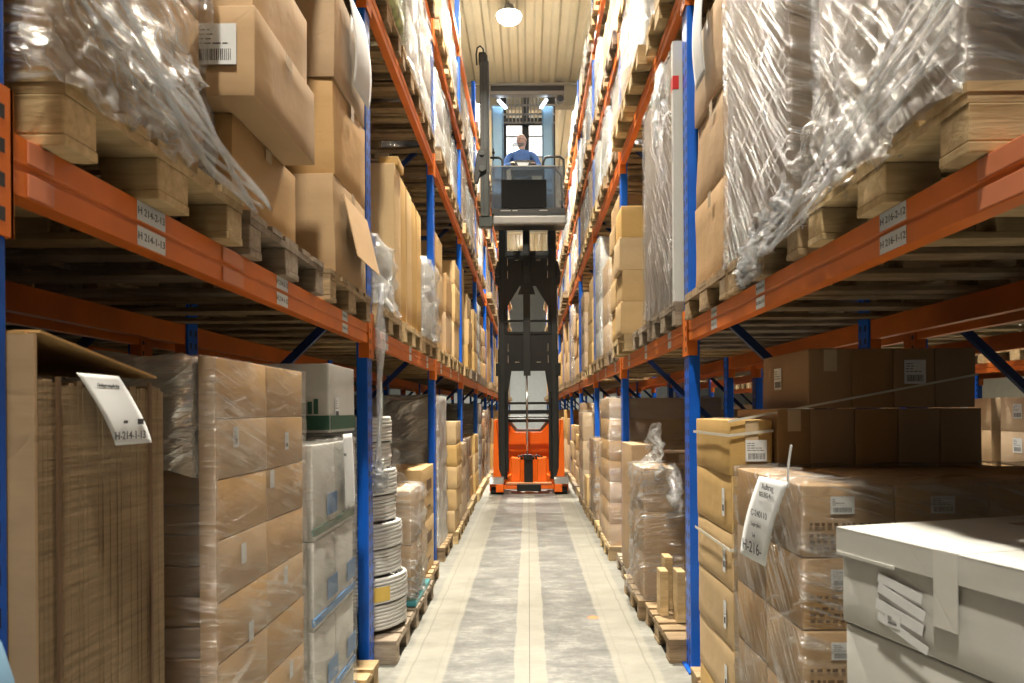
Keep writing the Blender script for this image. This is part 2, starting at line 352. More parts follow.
def textobj(txt, size, mat, parent, loc, rot, name='printed_text', ext=.0004):
    cu = bpy.data.curves.new(name, 'FONT'); cu.body = txt; cu.size = size; cu.extrude = ext; cu.align_x = 'CENTER'; cu.align_y = 'CENTER'
    cu.materials.append(mat)
    t = bpy.data.objects.new(name, cu); col.objects.link(t)
    me = bpy.data.meshes.new_from_object(t.evaluated_get(bpy.context.evaluated_depsgraph_get()))
    bpy.data.objects.remove(t)
    me.materials.clear(); me.materials.append(mat)
    o = bpy.data.objects.new(name, me); col.objects.link(o); o.parent = parent; o.location = loc; o.rotation_euler = rot
    return o

_cache = {}
def rbox_mesh(sx, sy, sz, mat, dent=0.0, r=.006, seed=0, n=5):
    """rounded, slightly bulging box standing on z=0"""
    key = (round(sx, 3), round(sy, 3), round(sz, 3), mat.name, dent, r, seed, n)
    if key in _cache: return _cache[key]
    hx, hy, hz = sx/2, sy/2, sz/2
    def params(h):
        inner = [-h + r + (2*h-2*r)*k/(n-1) for k in range(n)]
        return [-h, -h+.3*r] + inner + [h-.3*r, h]
    P = [params(hx), params(hy), params(hz)]
    bm = bmesh.new(); vd = {}
    def V(p):
        k = tuple(round(c, 6) for c in p)
        if k in vd: return vd[k]
        p = Vector(p)
        q = Vector((max(-hx+r, min(hx-r, p.x)), max(-hy+r, min(hy-r, p.y)), max(-hz+r, min(hz-r, p.z))))
        d = p - q
        if d.length > 1e-9: p2 = q + d.normalized()*r
        else: p2 = p
        if dent > 0:
            fx, fy, fz = (math.cos(p.x/hx*math.pi/2), math.cos(p.y/hy*math.pi/2), math.cos(p.z/hz*math.pi/2))
            nv = noise.noise_vector((p + Vector((seed*3.1, seed*1.7, seed)))*2.4)
            amp = dent
            out = Vector((fy*fz*(1 if p.x > 0 else -1) if abs(abs(p.x)-hx) < 1e-6 else 0,
                          fx*fz*(1 if p.y > 0 else -1) if abs(abs(p.y)-hy) < 1e-6 else 0,
                          fx*fy*(.4 if p.z > 0 else 0) if abs(abs(p.z)-hz) < 1e-6 else 0))
            p2 = p2 + out*amp*.7*(0.4+noise.noise(Vector((seed, seed*.3, 1)))) + Vector((nv.x, nv.y, nv.z*.4))*amp*.7
        p2.z += hz
        if p2.z < 0: p2.z = 0
        vd[k] = bm.verts.new(p2); return vd[k]
    for ax in range(3):
        u, w = [a for a in range(3) if a != ax]
        for sgn in (-1, 1):
            c = sgn*(hx, hy, hz)[ax]
            for i in range(len(P[u])-1):
                for j in range(len(P[w])-1):
                    q = []
                    for (a, b) in ((i, j), (i+1, j), (i+1, j+1), (i, j+1)):
                        p = [0, 0, 0]; p[ax] = c; p[u] = P[u][a]; p[w] = P[w][b]; q.append(V(p))
                    try: bm.faces.new(q)
                    except ValueError: pass
    bmesh.ops.recalc_face_normals(bm, faces=bm.faces)
    for f in bm.faces: f.smooth = True
    me = bpy.data.meshes.new('carton_box'); bm.to_mesh(me); bm.free(); me.materials.append(mat)
    _cache[key] = me
    return me

def label_mesh(w, h, mat=None, key='lab'):
    """label lying in local XY (normal +Z), printed rows added as children elsewhere"""
    k = ('labelmesh', round(w, 3), round(h, 3), (mat or M['paper']).name)
    if k in _cache: return _cache[k]
    me = bpy.data.meshes.new('label'); t = .0006
    b = MB().box(-w/2, w/2, -h/2, h/2, 0, t)
    me.from_pydata(b.v, [], b.f); me.materials.append(mat or M['paper']); _cache[k] = me
    return me
def print_mesh(w, h, seed=0):
    k = ('print', round(w, 3), round(h, 3), seed)
    if k in _cache: return _cache[k]
    rnd = random.Random(seed); b = MB(); y = h/2 - h*.14
    while y > -h*.02:
        x = -w*.42
        while x < w*.3:
            l = rnd.uniform(.06, .2)*w; b.box(x, x+l, y-h*.03, y, .0007, .0010); x += l + w*.04
            if rnd.random() < .35: break
        y -= h*.11
    x = -w*.38
    while x < w*.38:
        l = rnd.uniform(.01, .03)*w; b.box(x, x+l, -h*.4, -h*.12, .0007, .0010); x += l + rnd.uniform(.012, .03)*w
    me = bpy.data.meshes.new('label_print'); me.from_pydata(b.v, [], b.f); me.materials.append(M['ink']); _cache[k] = me
    return me
ROT = {'aisleL': (R(90), 0, R(90)), 'aisleR': (R(90), 0, R(-90)), 'cam': (R(90), 0, 0)}
def add_label(parent, loc, rot, w=.1, h=.08, seed=0, printed=True):
    o = place('shipping_label', label_mesh(w, h), parent, loc); o.rotation_euler = rot
    if printed:
        p = place('printed_text', print_mesh(w, h, seed % 5), o, (0, 0, 0))
        if w < .05: p.scale = (.75, .8, 1)
    return o

# side: -1 left, +1 right
ORD = ['nearest', 'second', 'third', 'fourth', 'fifth', 'sixth', 'seventh', 'eighth', 'ninth', 'tenth', 'eleventh', 'twelfth', 'thirteenth']
SLOT = ['near slot', 'middle slot', 'far slot']
LEV = ['on floor', 'first beam level', 'second beam level', 'third beam level', 'fourth beam level']
SIDE = {-1: 'left rack', 1: 'right rack'}
def where(s, b, l, k): return f"{SLOT[k]}, {ORD[b]} bay, {SIDE[s]}, {LEV[l]}"
BAY0 = 1.15; PITCH = 2.8; UW = .12
TOPS = {-1: [0, 2.03, 4.055, 5.38, 6.68], 1: [0, 2.03, 4.055, 5.22, 6.62]}
def dbay(b): return 1.10 if b == 0 else BAY0 + PITCH*b
def slot_y(b, k): y = BAY0 + PITCH*b + UW + .03 + .9*k; return y, y + .8
PH = .144

# ------------------------------------------------------------------ carton (a thing of its own)
def carton(x0, x1, y0, y1, z0, h, label, mat='card', group=None, dent=.006, tape=None, lab=None, seed=None, name='cardboard_carton', rz=0, cat='carton', s=-1):
    seed = random.randrange(6) if seed is None else seed
    sx, sy = abs(x1-x0), abs(y1-y0)
    me = rbox_mesh(sx, sy, h, M[mat], dent, .0035, seed)
    o = bpy.data.objects.new(name, me); col.objects.link(o)
    o.location = ((x0+x1)/2, (y0+y1)/2, z0); o.rotation_euler = (0, 0, rz)
    tag(o, label, cat, group)
    e = dent*.9 + .0015
    if tape:
        tw = .055
        if tape == 'y':   # seam along y: over the top and down the two y ends
            b = MB().box(-tw/2, tw/2, -sy/2+.01, sy/2-.01, h+e*.4, h+e*.4+.0008); b.box(-tw/2, tw/2, -sy/2-e, -sy/2-e+.0008, h*.62, h-.004)
        else:
            b = MB().box(-sx/2+.01, sx/2-.01, -tw/2, tw/2, h+e*.4, h+e*.4+.0008)
            b.box(-s*sx/2-s*e*.7, -s*sx/2-s*e*.7+s*.0008, -tw/2, tw/2, h*.82, h-.004)
        b.build('packing_tape', M['tapew'], o)
    for lb in (lab or []):
        face, u, v, w, hh = lb     # u,v in -0.5..0.5 on the face
        if face == 'aisle':
            add_label(o, (-s*(sx/2+e), u*sy, h/2+v*h), ROT['aisleL'] if s < 0 else ROT['aisleR'], w, hh, seed)
        else:
            add_label(o, (u*sx, -sy/2-e, h/2+v*h), ROT['cam'], w, hh, seed)
    return o

# ------------------------------------------------------------------ pallets
def pallet_proto(mat, simple_=False, name='wooden_pallet'):
    X, Y = 1.2, .8
    blk = [(-Y/2, -Y/2+.1), (-.0725, .0725), (Y/2-.1, Y/2)]
    bx = [(-X/2, -X/2+.145), (-.0725, .0725), (X/2-.145, X/2)]
    deck = MB()
    wd = [.145, .1, .145, .1, .145]; gap = (Y-sum(wd))/4; y = -Y/2
    rnd = random.Random(3)
    for w in wd:
        e = rnd.uniform(-.004, .004)
        deck.box(-X/2+e, X/2+e, y, y+w, .122, .144 - rnd.uniform(0, .003)); y += w+gap
    if simple_:
        for (a, b_) in bx: deck.box(a, b_, -Y/2, Y/2, .1, .122)
        for (a, b_) in blk:
            deck.box(-X/2, X/2, a, b_, 0, .022)
            for (c, d) in bx: deck.box(c, d, a, b_, .022, .1)
        return deck.build(name, mat)
    root = empty(name, (0, 0, 0), 'x', 'pallet')
    d = deck.build('deck_boards', mat, root); kids(root, d)
    for (a, b_) in bx:
        st = MB().box(a, b_, -Y/2+.002, Y/2-.002, .1, .122).build('stringer_board', mat, root); kids(root, st)
    for (a, b_) in blk:
        bb = MB().box(-X/2, X/2, a, b_, 0, .022).build('bottom_board', mat, root, bevel=.003); kids(root, bb)
        for (c, dd) in bx:
            k = MB().box(c+.002, dd-.002, a+.001, b_-.001, .022, .1).build('block', mat, root, bevel=.004); kids(root, k)
    return root
P_full = {m: pallet_proto(M[m]) for m in ('wood', 'wood_new', 'wood_grey')}
P_simple = {m: pallet_proto(M[m], True) for m in ('wood', 'wood_new', 'wood_grey')}
tag(P_simple['wood'], 'x', 'pallet'); tag(P_simple['wood_new'], 'x', 'pallet'); tag(P_simple['wood_grey'], 'x', 'pallet')
NPAL = 0
def pallet(xc, yc, z, label, mat=None, full=True, rz=0, group='pallets in the racks'):
    mat = mat or random.choice(['wood', 'wood', 'wood_new', 'wood_grey'])
    o = copy_tree(P_full[mat] if full else P_simple[mat])
    o.location = (xc, yc, z); o.rotation_euler = (0, 0, rz + (math.pi if random.random() < .5 else 0))
    o['label'] = label; o['category'] = 'pallet'; o['group'] = group
    return o

# ------------------------------------------------------------------ film shell
def film_shell(x0, x1, y0, y1, z0, z1, seed=0, amp=.02, off=.012, nu=26, nz=26, top=True, ragged=.03, flare=0.0, belly=0.0, s=-1, diag=1.0):
    """closed wrinkled sleeve round a load with a gathered top"""
    b = MB(); cx, cy = (x0+x1)/2, (y0+y1)/2; hx, hy = (x1-x0)/2+off, (y1-y0)/2+off
    peri = []
    for (ax, ay, bx, by) in ((-1,-1,1,-1),(1,-1,1,1),(1,1,-1,1),(-1,1,-1,-1)):
        for i in range(nu):
            t = i/nu; peri.append((ax+(bx-ax)*t, ay+(by-ay)*t))
    n = len(peri); rows = []
    sd = Vector((seed*5.3, seed*2.1, seed*7.7))
    for j in range(nz+1):
        v = j/nz; z = z0 + (z1-z0)*v; row = []
        for (u, w) in peri:
            p = Vector((cx+hx*u, cy+hy*w, z))
            d = Vector((u if abs(u) > .999 else 0, w if abs(w) > .999 else 0, 0)).normalized()
            q = Vector(((p.x+p.y)*2.2 + z*diag*3, z*9 - (p.x+p.y)*diag*5, seed))
            rg = 1 - abs(noise.noise(q + sd))*2.2
            nn = noise.noise(p*3.0 + sd)
            a = amp*(max(0, rg)**2*.9 + .5*nn)
            a = max(a, -off*.55) + belly*math.sin(v*math.pi)
            if v < .12: a += flare*(1-v/.12)*(.6+nn)
            zz = z
            if j == 0: zz = z + ragged*(noise.noise(p*9+sd)-.2)
            row.append(len(b.v)); b.v.append((p.x+d.x*a, p.y+d.y*a, zz))
        rows.append(row)
    for a, c in zip(rows, rows[1:]):
        for i in range(n): b.f.append((a[i], a[(i+1)%n], c[(i+1)%n], c[i]))
    if top:
        last = rows[-1]
        for k, sc_ in enumerate((.93, .75)):
            row = []
            for i, (u, w) in enumerate(peri):
                p = Vector((cx+hx*u*sc_, cy+hy*w*sc_, z1+.012+.02*noise.noise(Vector((u*3, w*3, seed+k)))))
                row.append(len(b.v)); b.v.append(tuple(p))
            for i in range(n): b.f.append((last[i], last[(i+1)%n], row[(i+1)%n], row[i]))
            last = row
    return b
def crumple(cx, cy, z0, w, d, h, seed=0, n=22, amp=.05, fq=1.0):
    """crumpled loose sheet hanging: local sheet in y-z, gathered"""
    b = MB(); sd = Vector((seed*3.3, seed, 0))
    for j in range(n+1):
        for i in range(n+1):
            u, v = i/n-.5, j/n
            q = Vector((u*5*fq, v*3.2*fq, seed))
            dx = amp*(1-abs(noise.noise(q*1.3+sd))*3) + amp*.8*noise.noise(q*3+sd)
            sag = math.sin(math.pi*(u+.5))
            b.v.append((cx + dx, cy + u*w + .03*noise.noise(q*2+sd*2), z0 + v*h*(.7+.3*sag) + .04*noise.noise(q*2.3)))
    for j in range(n):
        for i in range(n):
            a = j*(n+1)+i; b.f.append((a, a+1, a+n+2, a+n+1))
    return b

# ------------------------------------------------------------------ loads
def wrapped(s, y0, y1, zb, h, label, front=.9, depth=1.1, cols=2, rows=2, layers=4, mat='card', film='film', seed=0, amp=.018, name='wrapped_carton_load', group=None, nu=20, nz=22, labels=0, flare=.02, full=True, cat='wrapped load', drop=.0, gapj=0.0):
    xa, xb = s*front, s*(front+depth); x0, x1 = min(xa, xb), max(xa, xb)
    root = empty(name, ((x0+x1)/2, (y0+y1)/2, zb), label, cat, group)
    W, D = (x1-x0)/rows, (y1-y0)/cols; lh = h/layers
    rnd = random.Random(seed)
    me = None
    for l in range(layers):
        for c in range(cols):
            for r_ in range(rows):
                me = rbox_mesh(W-.004, D-.004, lh-.001, M[mat], .004, .006, rnd.randrange(3), 3)
                xx = (x0 + W*(r_+.5)) - (x0+x1)/2 + rnd.uniform(-1, 1)*gapj; yy = (y0 + D*(c+.5)) - (y0+y1)/2
                ob = place('carton', me, root, (xx, yy, lh*l))
                isfront = (r_ == 0 and s > 0) or (r_ == rows-1 and s < 0)
                if labels and isfront and rnd.random() < labels:
                    add_label(ob, (-s*((W-.004)/2+.004), rnd.uniform(-.1, .1)*D, lh*.5), ROT['aisleL'] if s < 0 else ROT['aisleR'], .08, .07, l)
    fb = film_shell(x0-(x0+x1)/2, x1-(x0+x1)/2, -(y1-y0)/2, (y1-y0)/2, -drop, h+.004, seed=seed, amp=amp, nu=nu, nz=nz, flare=flare, s=s)
    fo = fb.build('stretch_film', M[film], root, smooth=True)
    return root
def smooth_obj(o):
    for p in o.data.polygons: p.use_smooth = True

def stack(s, y0, y1, zb, heights, where_, front=.9, depth=.45, mat='card', look='brown carton', labels=None, tape='x', dents=None, jit=.01, group=None, seeds=0, rows=1, offs=None):
    """column of free cartons, each a thing"""
    pos = {1: ['only'], 2: ['bottom', 'top'], 3: ['bottom', 'middle', 'top']}.get(len(heights), ['bottom', 'second', 'third', 'fourth', 'fifth', 'sixth', 'seventh'][:len(heights)-1] + ['top'])
    z = zb; out = []
    for i, h in enumerate(heights):
        j = (offs[i] if offs else random.uniform(-jit, jit))
        xa, xb = s*(front+j), s*(front+depth+j)
        lab = labels[i] if labels else None
        o = carton(min(xa, xb), max(xa, xb), y0, y1, z, h-.001, f"{look}, {pos[i]} in stack, {where_}", mat, group or 'loose cartons in the racks', dent=(dents[i] if dents else .006), tape=tape, lab=lab, seed=(seeds+i) % 6, s=s)
        out.append(o); z += h
    return out

# ================================================================== SETTING
XW = 13.0; YN = -5.0; YF = 41.0; ZC = 9.6
struct(MB().box(-XW, XW, YN, YF, -.1, 0).build('floor', M['floor']))
# trapezoid sheet ceiling: ribs run down the aisle
b = MB(); per = .36; x = -XW; prof = []
while x < XW:
    prof += [(x, 0), (x+.05, .05), (x+.20, .05), (x+.25, 0)]
    x += per
poly = [(px_, ZC+pz) for px_, pz in prof]
i0 = len(b.v)
for yy in (YN, YF):
    for (u, w) in poly: b.v.append((u, yy, w))
n_ = len(poly)
for j in range(n_-1): b.f.append((j, j+1, n_+j+1, n_+j))
ce = b.build('ceiling', M['ceiling']); struct(ce)
# narrow stiffening beads on the low flanges
bd = MB(); x = -XW
while x < XW:
    bd.box(x+.295, x+.315, YN, YF, ZC-.012, ZC+.004); x += per
struct(bd.build('trim_1', M['ceiling']))
struct(MB().box(-XW-.1, -XW, YN, YF, 0, ZC+.1).build('wall_left', M['wallcream']))
struct(MB().box(XW, XW+.1, YN, YF, 0, ZC+.1).build('wall_right', M['wallcream']))
struct(MB().box(-XW, XW, YN-.1, YN, 0, ZC+.1).build('wall_near', M['wallcream']))
wf = MB()
z = 0
while z < ZC:
    wf.box(-XW, XW, YF, YF+.1, z, min(ZC, z+.46)); wf.box(-XW, XW, YF+.02, YF+.1, z+.46, z+.5); z += .5
struct(wf.build('wall_far', M['wallpanel']))
struct(MB().box(-2.2, 2.2, YF-.06, YF, 0, 4.0).build('door_1', M['wallpanel']))
gd = MB(); gd.box(-XW, XW, 16.9, 16.93, 9.02, 9.6); gd.box(-XW, XW, 16.8, 17.03, 9.02, 9.06); gd.box(-XW, XW, 16.8, 17.03, 9.55, 9.6)
struct(gd.build('trim_2', M['girder']))
gd = MB(); gd.box(-XW, XW, 28.9, 28.93, 9.02, 9.6); gd.box(-XW, XW, 28.8, 29.03, 9.02, 9.06)
struct(gd.build('trim_3', M['girder']))
# skylight over the aisle behind the truck
sk = struct(MB().box(-.66, .52, 18.9, 21.6, ZC-.03, ZC-.005).build('window_1', M['skylight']))
fr = MB()
for xx in (-.66, -.08, .52): fr.box(xx-.03, xx+.03, 18.9, 21.6, ZC-.06, ZC-.03)
for yy in (18.9, 20.0, 21.6): fr.box(-.66, .52, yy-.04, yy+.04, ZC-.06, ZC-.03)
fr.build('window_frame', M['skyframe'], sk, origin=(0, 0, 0))

# ================================================================== RACKS
def frame_beamprof(s, xf, ztop):
    # box beam .05 deep, .11 high with a groove along the face; polygon in (x,z)
    h = .11; d = .05; x1 = xf; x2 = xf + s*d; g = .006
    return [(x1, ztop-h), (x1, ztop-.064), (x1+s*g, ztop-.060), (x1+s*g, ztop-.052), (x1, ztop-.048), (x1, ztop), (x2, ztop), (x2, ztop-h)]
def rack_frames(s, xin, depth, nb, nm, first=0, top=7.5, rear_label=''):
    for b_ in range(first, nb):
        y = dbay(b_)
        root = empty('rack_upright_frame', (s*xin, y, 0), (f"{ORD[b_]} blue upright frame from the camera, {nm}" if b_ >= 0 else f"blue upright frame {nm}"), 'rack frame', 'upright frames'); root['kind'] = 'thing'
        for xo in (0, depth-.065):
            xa = s*(xin+xo); xb = s*(xin+xo+.065)
            p = MB().box(xa, xb, y, y+UW, .01, top).build('upright_post', M['upright'], root, origin=((xa+xb)/2, y+UW/2, 0), bevel=.006)
            p.location = ((xa+xb)/2 - s*xin, UW/2, 0)
            MB().box(xa-s*.02, xb+s*.02, y-.03, y+UW+.03, 0, .012).build('base_plate', M['upright'], p, origin=((xa+xb)/2, y+UW/2, 0))
        z = .25; k = 0
        while z + 1.0 < top:
            xa = s*(xin+.03); xb = s*(xin+depth-.03)
            if k % 2: xa, xb = xb, xa
            MB().bar((xa, y+UW/2, z), (xb, y+UW/2, z+1.0), .035, .045).build('brace', M['brace'], root, origin=(s*xin, y, 0))
            if k % 3 == 0: MB().bar((s*(xin+.03), y+UW/2, z), (s*(xin+depth-.03), y+UW/2, z), .035, .04).build('brace', M['brace'], root, origin=(s*xin, y, 0))
            z += 1.0; k += 1
def beam(s, xf, b_, ztop, label, stickers=None, plates=None, group='rack beams'):
    y0, y1 = dbay(b_)+UW, dbay(b_+1)
    root = MB().prism(frame_beamprof(s, xf-s*.003, ztop), 'y', y0-.01, y1+.01).build('rack_beam', M['orange'], origin=(xf, (y0+y1)/2, ztop-.11))
    tag(root, label, 'rack beam', group, 'thing')
    org = (xf, (y0+y1)/2, ztop-.11)
    for (ya, yb) in ((y0-.058, y0+.004), (y1-.004, y1+.058)):
        c = MB(); c.box(xf-s*.011, xf-s*.004, ya, yb, ztop-.195, ztop+.07)
        if ya < y0-.02: c.box(xf-s*.011, xf+s*.05, y0-.004, y0+.003, ztop-.195, ztop+.07)
        else: c.box(xf-s*.011, xf+s*.05, y1-.003, y1+.004, ztop-.195, ztop+.07)
        co = c.build('connector_plate', M['orange'], root, origin=org)
        if b_ < 1:
            hb = MB()
            for q in range(4): hb.box(xf-s*.0118, xf-s*.0108, (ya+yb)/2-.009, (ya+yb)/2+.009, ztop-.17+q*.06, ztop-.145+q*.06)
            hb.build('slot', M['ink'], co, origin=org)
    for (yc, w, t1, t2) in (stickers or []):
        for zz, tx in ((ztop-.024, t1), (ztop-.084, t2)):
            st = place('location_sticker', label_mesh(w, .046), root, (-s*.0035, yc-org[1], zz-org[2])); st.rotation_euler = ROT['aisleL'] if s < 0 else ROT['aisleR']
            if tx: textobj(tx, .026 if w > .1 else .02, M['ink'], st, (0, 0, .0008), (0, 0, 0))
    for (yc, w) in (plates or []):
        for zz in (ztop-.024, ztop-.086):
            MB().box(xf-s*.0075, xf-s*.003, yc-w/2, yc+w/2, zz-.022, zz+.022).build('face_plate', M['orange_pale'], root, origin=org, bevel=.002)
    return root
NB = 12
for s in (-1, 1):
    for l in (1, 2, 3, 4):
        beam(s, s*AISLE, -1, TOPS[s][l], f"unseen orange front beam, bay beside the camera, {SIDE[s]}, {LEV[l]}")  # out-of-view bay, added to shade the near loads
    rack_frames(s, AISLE, 1.1, NB+1, SIDE[s])
    rack_frames(s, AISLE, 1.1, 0, 'unseen behind the camera, ' + SIDE[s], first=-1)  # unseen frame of the added bay that blocks light
    for b_ in range(NB):
        for l in (1, 2, 3, 4):
            zt = TOPS[s][l]
            stk = None; pl = None
            if b_ == 0 and l == 1:
                if s < 0:
                    stk = [(1.685, .125, 'H 214-2-13', 'H 214-1-13'), (2.58, .115, 'H 214-2-12', 'H 214-1-12'), (3.46, .10, 'H 214-2-11', 'H 214-1-11')]
                    pl = [(1.30, .07), (2.147, .15)]
                else:
                    stk = [(1.732, .125, 'H 216-2-12', 'H 216-1-12'), (2.72, .10, 'H 216-2-11', 'H 216-1-11'), (3.40, .10, 'H 216-2-10', 'H 216-1-10')]
                    pl = [(1.29, .22)]
            elif b_ in (1, 2) and l == 1:
                stk = [(dbay(b_)+UW+.4+.9*k, .10, '', '') for k in range(3)]
            beam(s, s*AISLE, b_, zt, f"orange front beam, {ORD[b_]} bay, {SIDE[s]}, {LEV[l]}", stk, pl)
            if b_ < 6 and l <= 3:
                xr = s*(AISLE+1.1)
                beam(-s, xr, b_, zt, f"orange rear beam, {ORD[b_]} bay, {SIDE[s]}, {LEV[l]}")

# back-to-back racks behind and racks across the next aisle
BB = 2.25
for s in (-1, 1):
    nm = {-1: 'row behind left rack', 1: 'row behind right rack'}[s]
    rack_frames(s, BB, 1.1, 6, nm, top=5.6)
    for b_ in range(5):
        for l in (1, 2):
            beam(s, s*BB, b_, TOPS[s][l], f"orange inner beam, {ORD[b_]} bay, {nm}, {LEV[l]}")
            beam(-s, s*(BB+1.1), b_, TOPS[s][l], f"orange outer beam, {ORD[b_]} bay, {nm}, {LEV[l]}")
NX = 5.25
rack_frames(1, NX, 1.1, 7, 'rack across the right-hand aisle', first=1, top=5.6)
for b_ in range(1, 6):
    for l in (1, 2):
        beam(1, NX, b_, TOPS[1][l], f"orange front beam, {ORD[b_]} bay, rack across right-hand aisle, {LEV[l]}")
        beam(-1, NX+1.1, b_, TOPS[1][l], f"orange rear beam, {ORD[b_]} bay, rack across right-hand aisle, {LEV[l]}")

# ================================================================== LOADS
USED = {(-1, -1, 0, 2)}
def pal(s, b_, l, k, mat=None, front=None, full=True, y0=None, look=None):
    ya, yb = slot_y(b_, k)
    if y0 is not None: ya = y0
    front = front if front is not None else (.85 if l == 0 else .895)
    z = TOPS[s][l] + .001
    USED.add((s, b_, l, k))
    look = look or 'wooden pallet'
    pallet(s*(front+.6), ya+.4, z, f"{look}, {where(s, b_, l, k)}", mat, full, rz=random.uniform(-.012, .012))
    return z + PH + .001

# ---------- LEFT, first beam level, nearest bay
z = pal(-1, 0, 1, 0, 'wood_new', front=.875, look='pale splintered pallet')
wrapped(-1, 1.31, 1.93, z, 1.35, 'brown cartons under glossy torn film, nearest left load above the beam', front=.92, depth=1.05, cols=1, rows=2, layers=3, mat='card', film='film', seed=3, amp=.03, nu=44, nz=60, flare=.05, drop=.03)
# torn skirt rope of gathered film running along the pallet edge
sk = empty('hanging_film_skirt', (-.86, 1.25, z), 'gathered rope of torn clear film sagging along nearest left pallet', 'plastic film')
b = MB(); n = 40
for r_ in range(9):
    pts = []
    for i in range(n+1):
        t = i/n; yy = 1.22 + t*.93
        zz = z + .09 - t*.115 + .010*math.sin(t*9+r_*2) + .009*r_*(1.3-t) + .07*(1-t)**2
        xx = -.868 + .012*math.sin(t*14+r_) + .007*r_
        pts.append((xx, yy, zz))
    b.tube(pts, [.0055+.004*noise.noise(Vector((i*.3, r_, 0))) for i in range(n+1)], 7)
b.build('film_rope', M['film_w'], sk, origin=(-.86, 1.25, z), smooth=True)
cr = crumple(-.875, 1.5, z-.03, .65, .1, .38, seed=4, n=34, amp=.022)
cr.build('film_sheet', M['film_c'], sk, origin=(-.86, 1.25, z), smooth=True)

z = pal(-1, 0, 1, 1, 'wood_grey', front=.895, look='pallet under two long cartons')
carton(-1.46, -.915, 2.12, 2.70, z, .275, 'lower brown carton with taped left end, middle left pallet above beam', 'card', 'loose cartons in the racks', .007, 'x', [('cam', .32, -.05, .10, .13)], 1)
carton(-1.36, -.80, 2.01, 2.58, z+.277, .268, 'long brown carton overhanging the aisle, big white label on its end', 'card', 'loose cartons in the racks', .006, 'x', [('cam', .30, .06, .125, .12)], 2)
carton(-1.40, -.90, 2.25, 2.80, z+.547, .40, 'brown carton cut off by the frame top, above the labelled carton', 'card', 'loose cartons in the racks', .008, 'y', None, 3)
carton(-1.95, -1.47, 2.12, 2.75, z, .45, 'rear brown carton behind the two long cartons, left rack', 'card', 'loose cartons in the racks', .006, 'y', None, 3)
z = pal(-1, 0, 1, 2, 'wood', front=.895, look='wooden pallet before the first blue upright')
lastz = z
carton(-1.36, -.90, 3.19, 3.80, z, .462, 'crushed brown carton with open side flap, left rack above beam', 'card', 'loose cartons in the racks', .016, 'x', None, 4)
carton(-1.34, -.905, 3.21, 3.82, z+.463, .455, 'creased brown carton, middle of the stack at first left upright', 'card', 'loose cartons in the racks', .016, 'x', None, 5)
carton(-1.36, -.90, 3.20, 3.80, z+.919, .455, 'top creased carton with white sheet, stack at first left upright', 'card', 'loose cartons in the racks', .014, 'x', None, 1)
carton(-1.85, -1.38, 3.19, 3.80, z, .9, 'tall rear carton behind the crushed stack, left rack', 'card_d', 'loose cartons in the racks', .01, None, None, 1)
# open flap of the crushed carton
fl = MB().prism([(0, 0), (.004, 0), (.07, -.30), (.066, -.30)], 'y', 3.30, 3.78)
fo = fl.build('torn_flap', M['card'], None, origin=(0, 0, 0)); fo.location = (-.888, 0, z+.40); tag(fo, 'torn carton flap hanging open toward the aisle by the upright', 'cardboard flap')
ps = MB(); pn = 14
for j in range(pn+1):
    for i in range(9):
        u, v = i/8, j/pn
        ps.v.append((-.882+.035*math.sin(v*2.6)+.01*u, 3.38+u*.30+.03*v, z+1.44-v*.46))
for j in range(pn):
    for i in range(8): a = j*9+i; ps.f.append((a, a+1, a+10, a+9))
so = ps.build('hanging_paper_sheet', M['paper'], None, origin=(-.88, 3.5, z+1.2), smooth=True); tag(so, 'white paper sheet hanging on top carton beside first left upright', 'paper')
sm = so.modifiers.new('t', 'SOLIDIFY'); sm.thickness = .001

# ---------- LEFT, floor, nearest bay
z = pal(-1, 0, 0, 0, 'wood', front=.88, look='pallet under bundled flat cardboard')
bun = empty('flat_cardboard_bundle', (-1.2, 1.40, z), 'tall bundle of folded flat cardboard in an open carton sleeve, far left', 'cardboard bundle')
o3 = (-1.2, 1.40, z)
b = MB(); rnd = random.Random(5); yy = 1.231
zt_ = 1.60
while yy < 1.655:
    t = .0125
    b.box(-1.85, -.885+rnd.uniform(-.0012, .0012), yy, yy+t*.93, z, zt_-.02+rnd.uniform(-.008, .006)); yy += t
b.build('cardboard_sheets', M['card_edge'], bun, origin=o3)
b = MB(); yy = 1.28
for yy in (1.275, 1.585): b.box(-.8835, -.878, yy, yy+.008, z+.02, 1.59)
b.build('strap', M['ink_b'], bun, origin=o3)
sl = MB(); sl.box(-1.9, -.884, 1.222, 1.229, z, 1.665); sl.box(-1.9, -1.89, 1.222, 1.68, z, 1.665)
sl.build('carton_sleeve', M['card'], bun, origin=o3)
b = MB(); b.prism([(-1.9, 1.67), (-.90, 1.67), (-.90, 1.664), (-1.9, 1.664)], 'y', 1.222, 1.25)
b.v += [(-.882, 1.235, 1.668), (-1.6, 1.235, 1.672), (-1.6, 1.72, 1.625), (-.882, 1.62, 1.603)]; q = len(b.v)
b.f.append((q-4, q-3, q-2, q-1))
fl_ = b.build('flap', M['card'], bun, origin=o3); m_ = fl_.modifiers.new('t', 'SOLIDIFY'); m_.thickness = .005
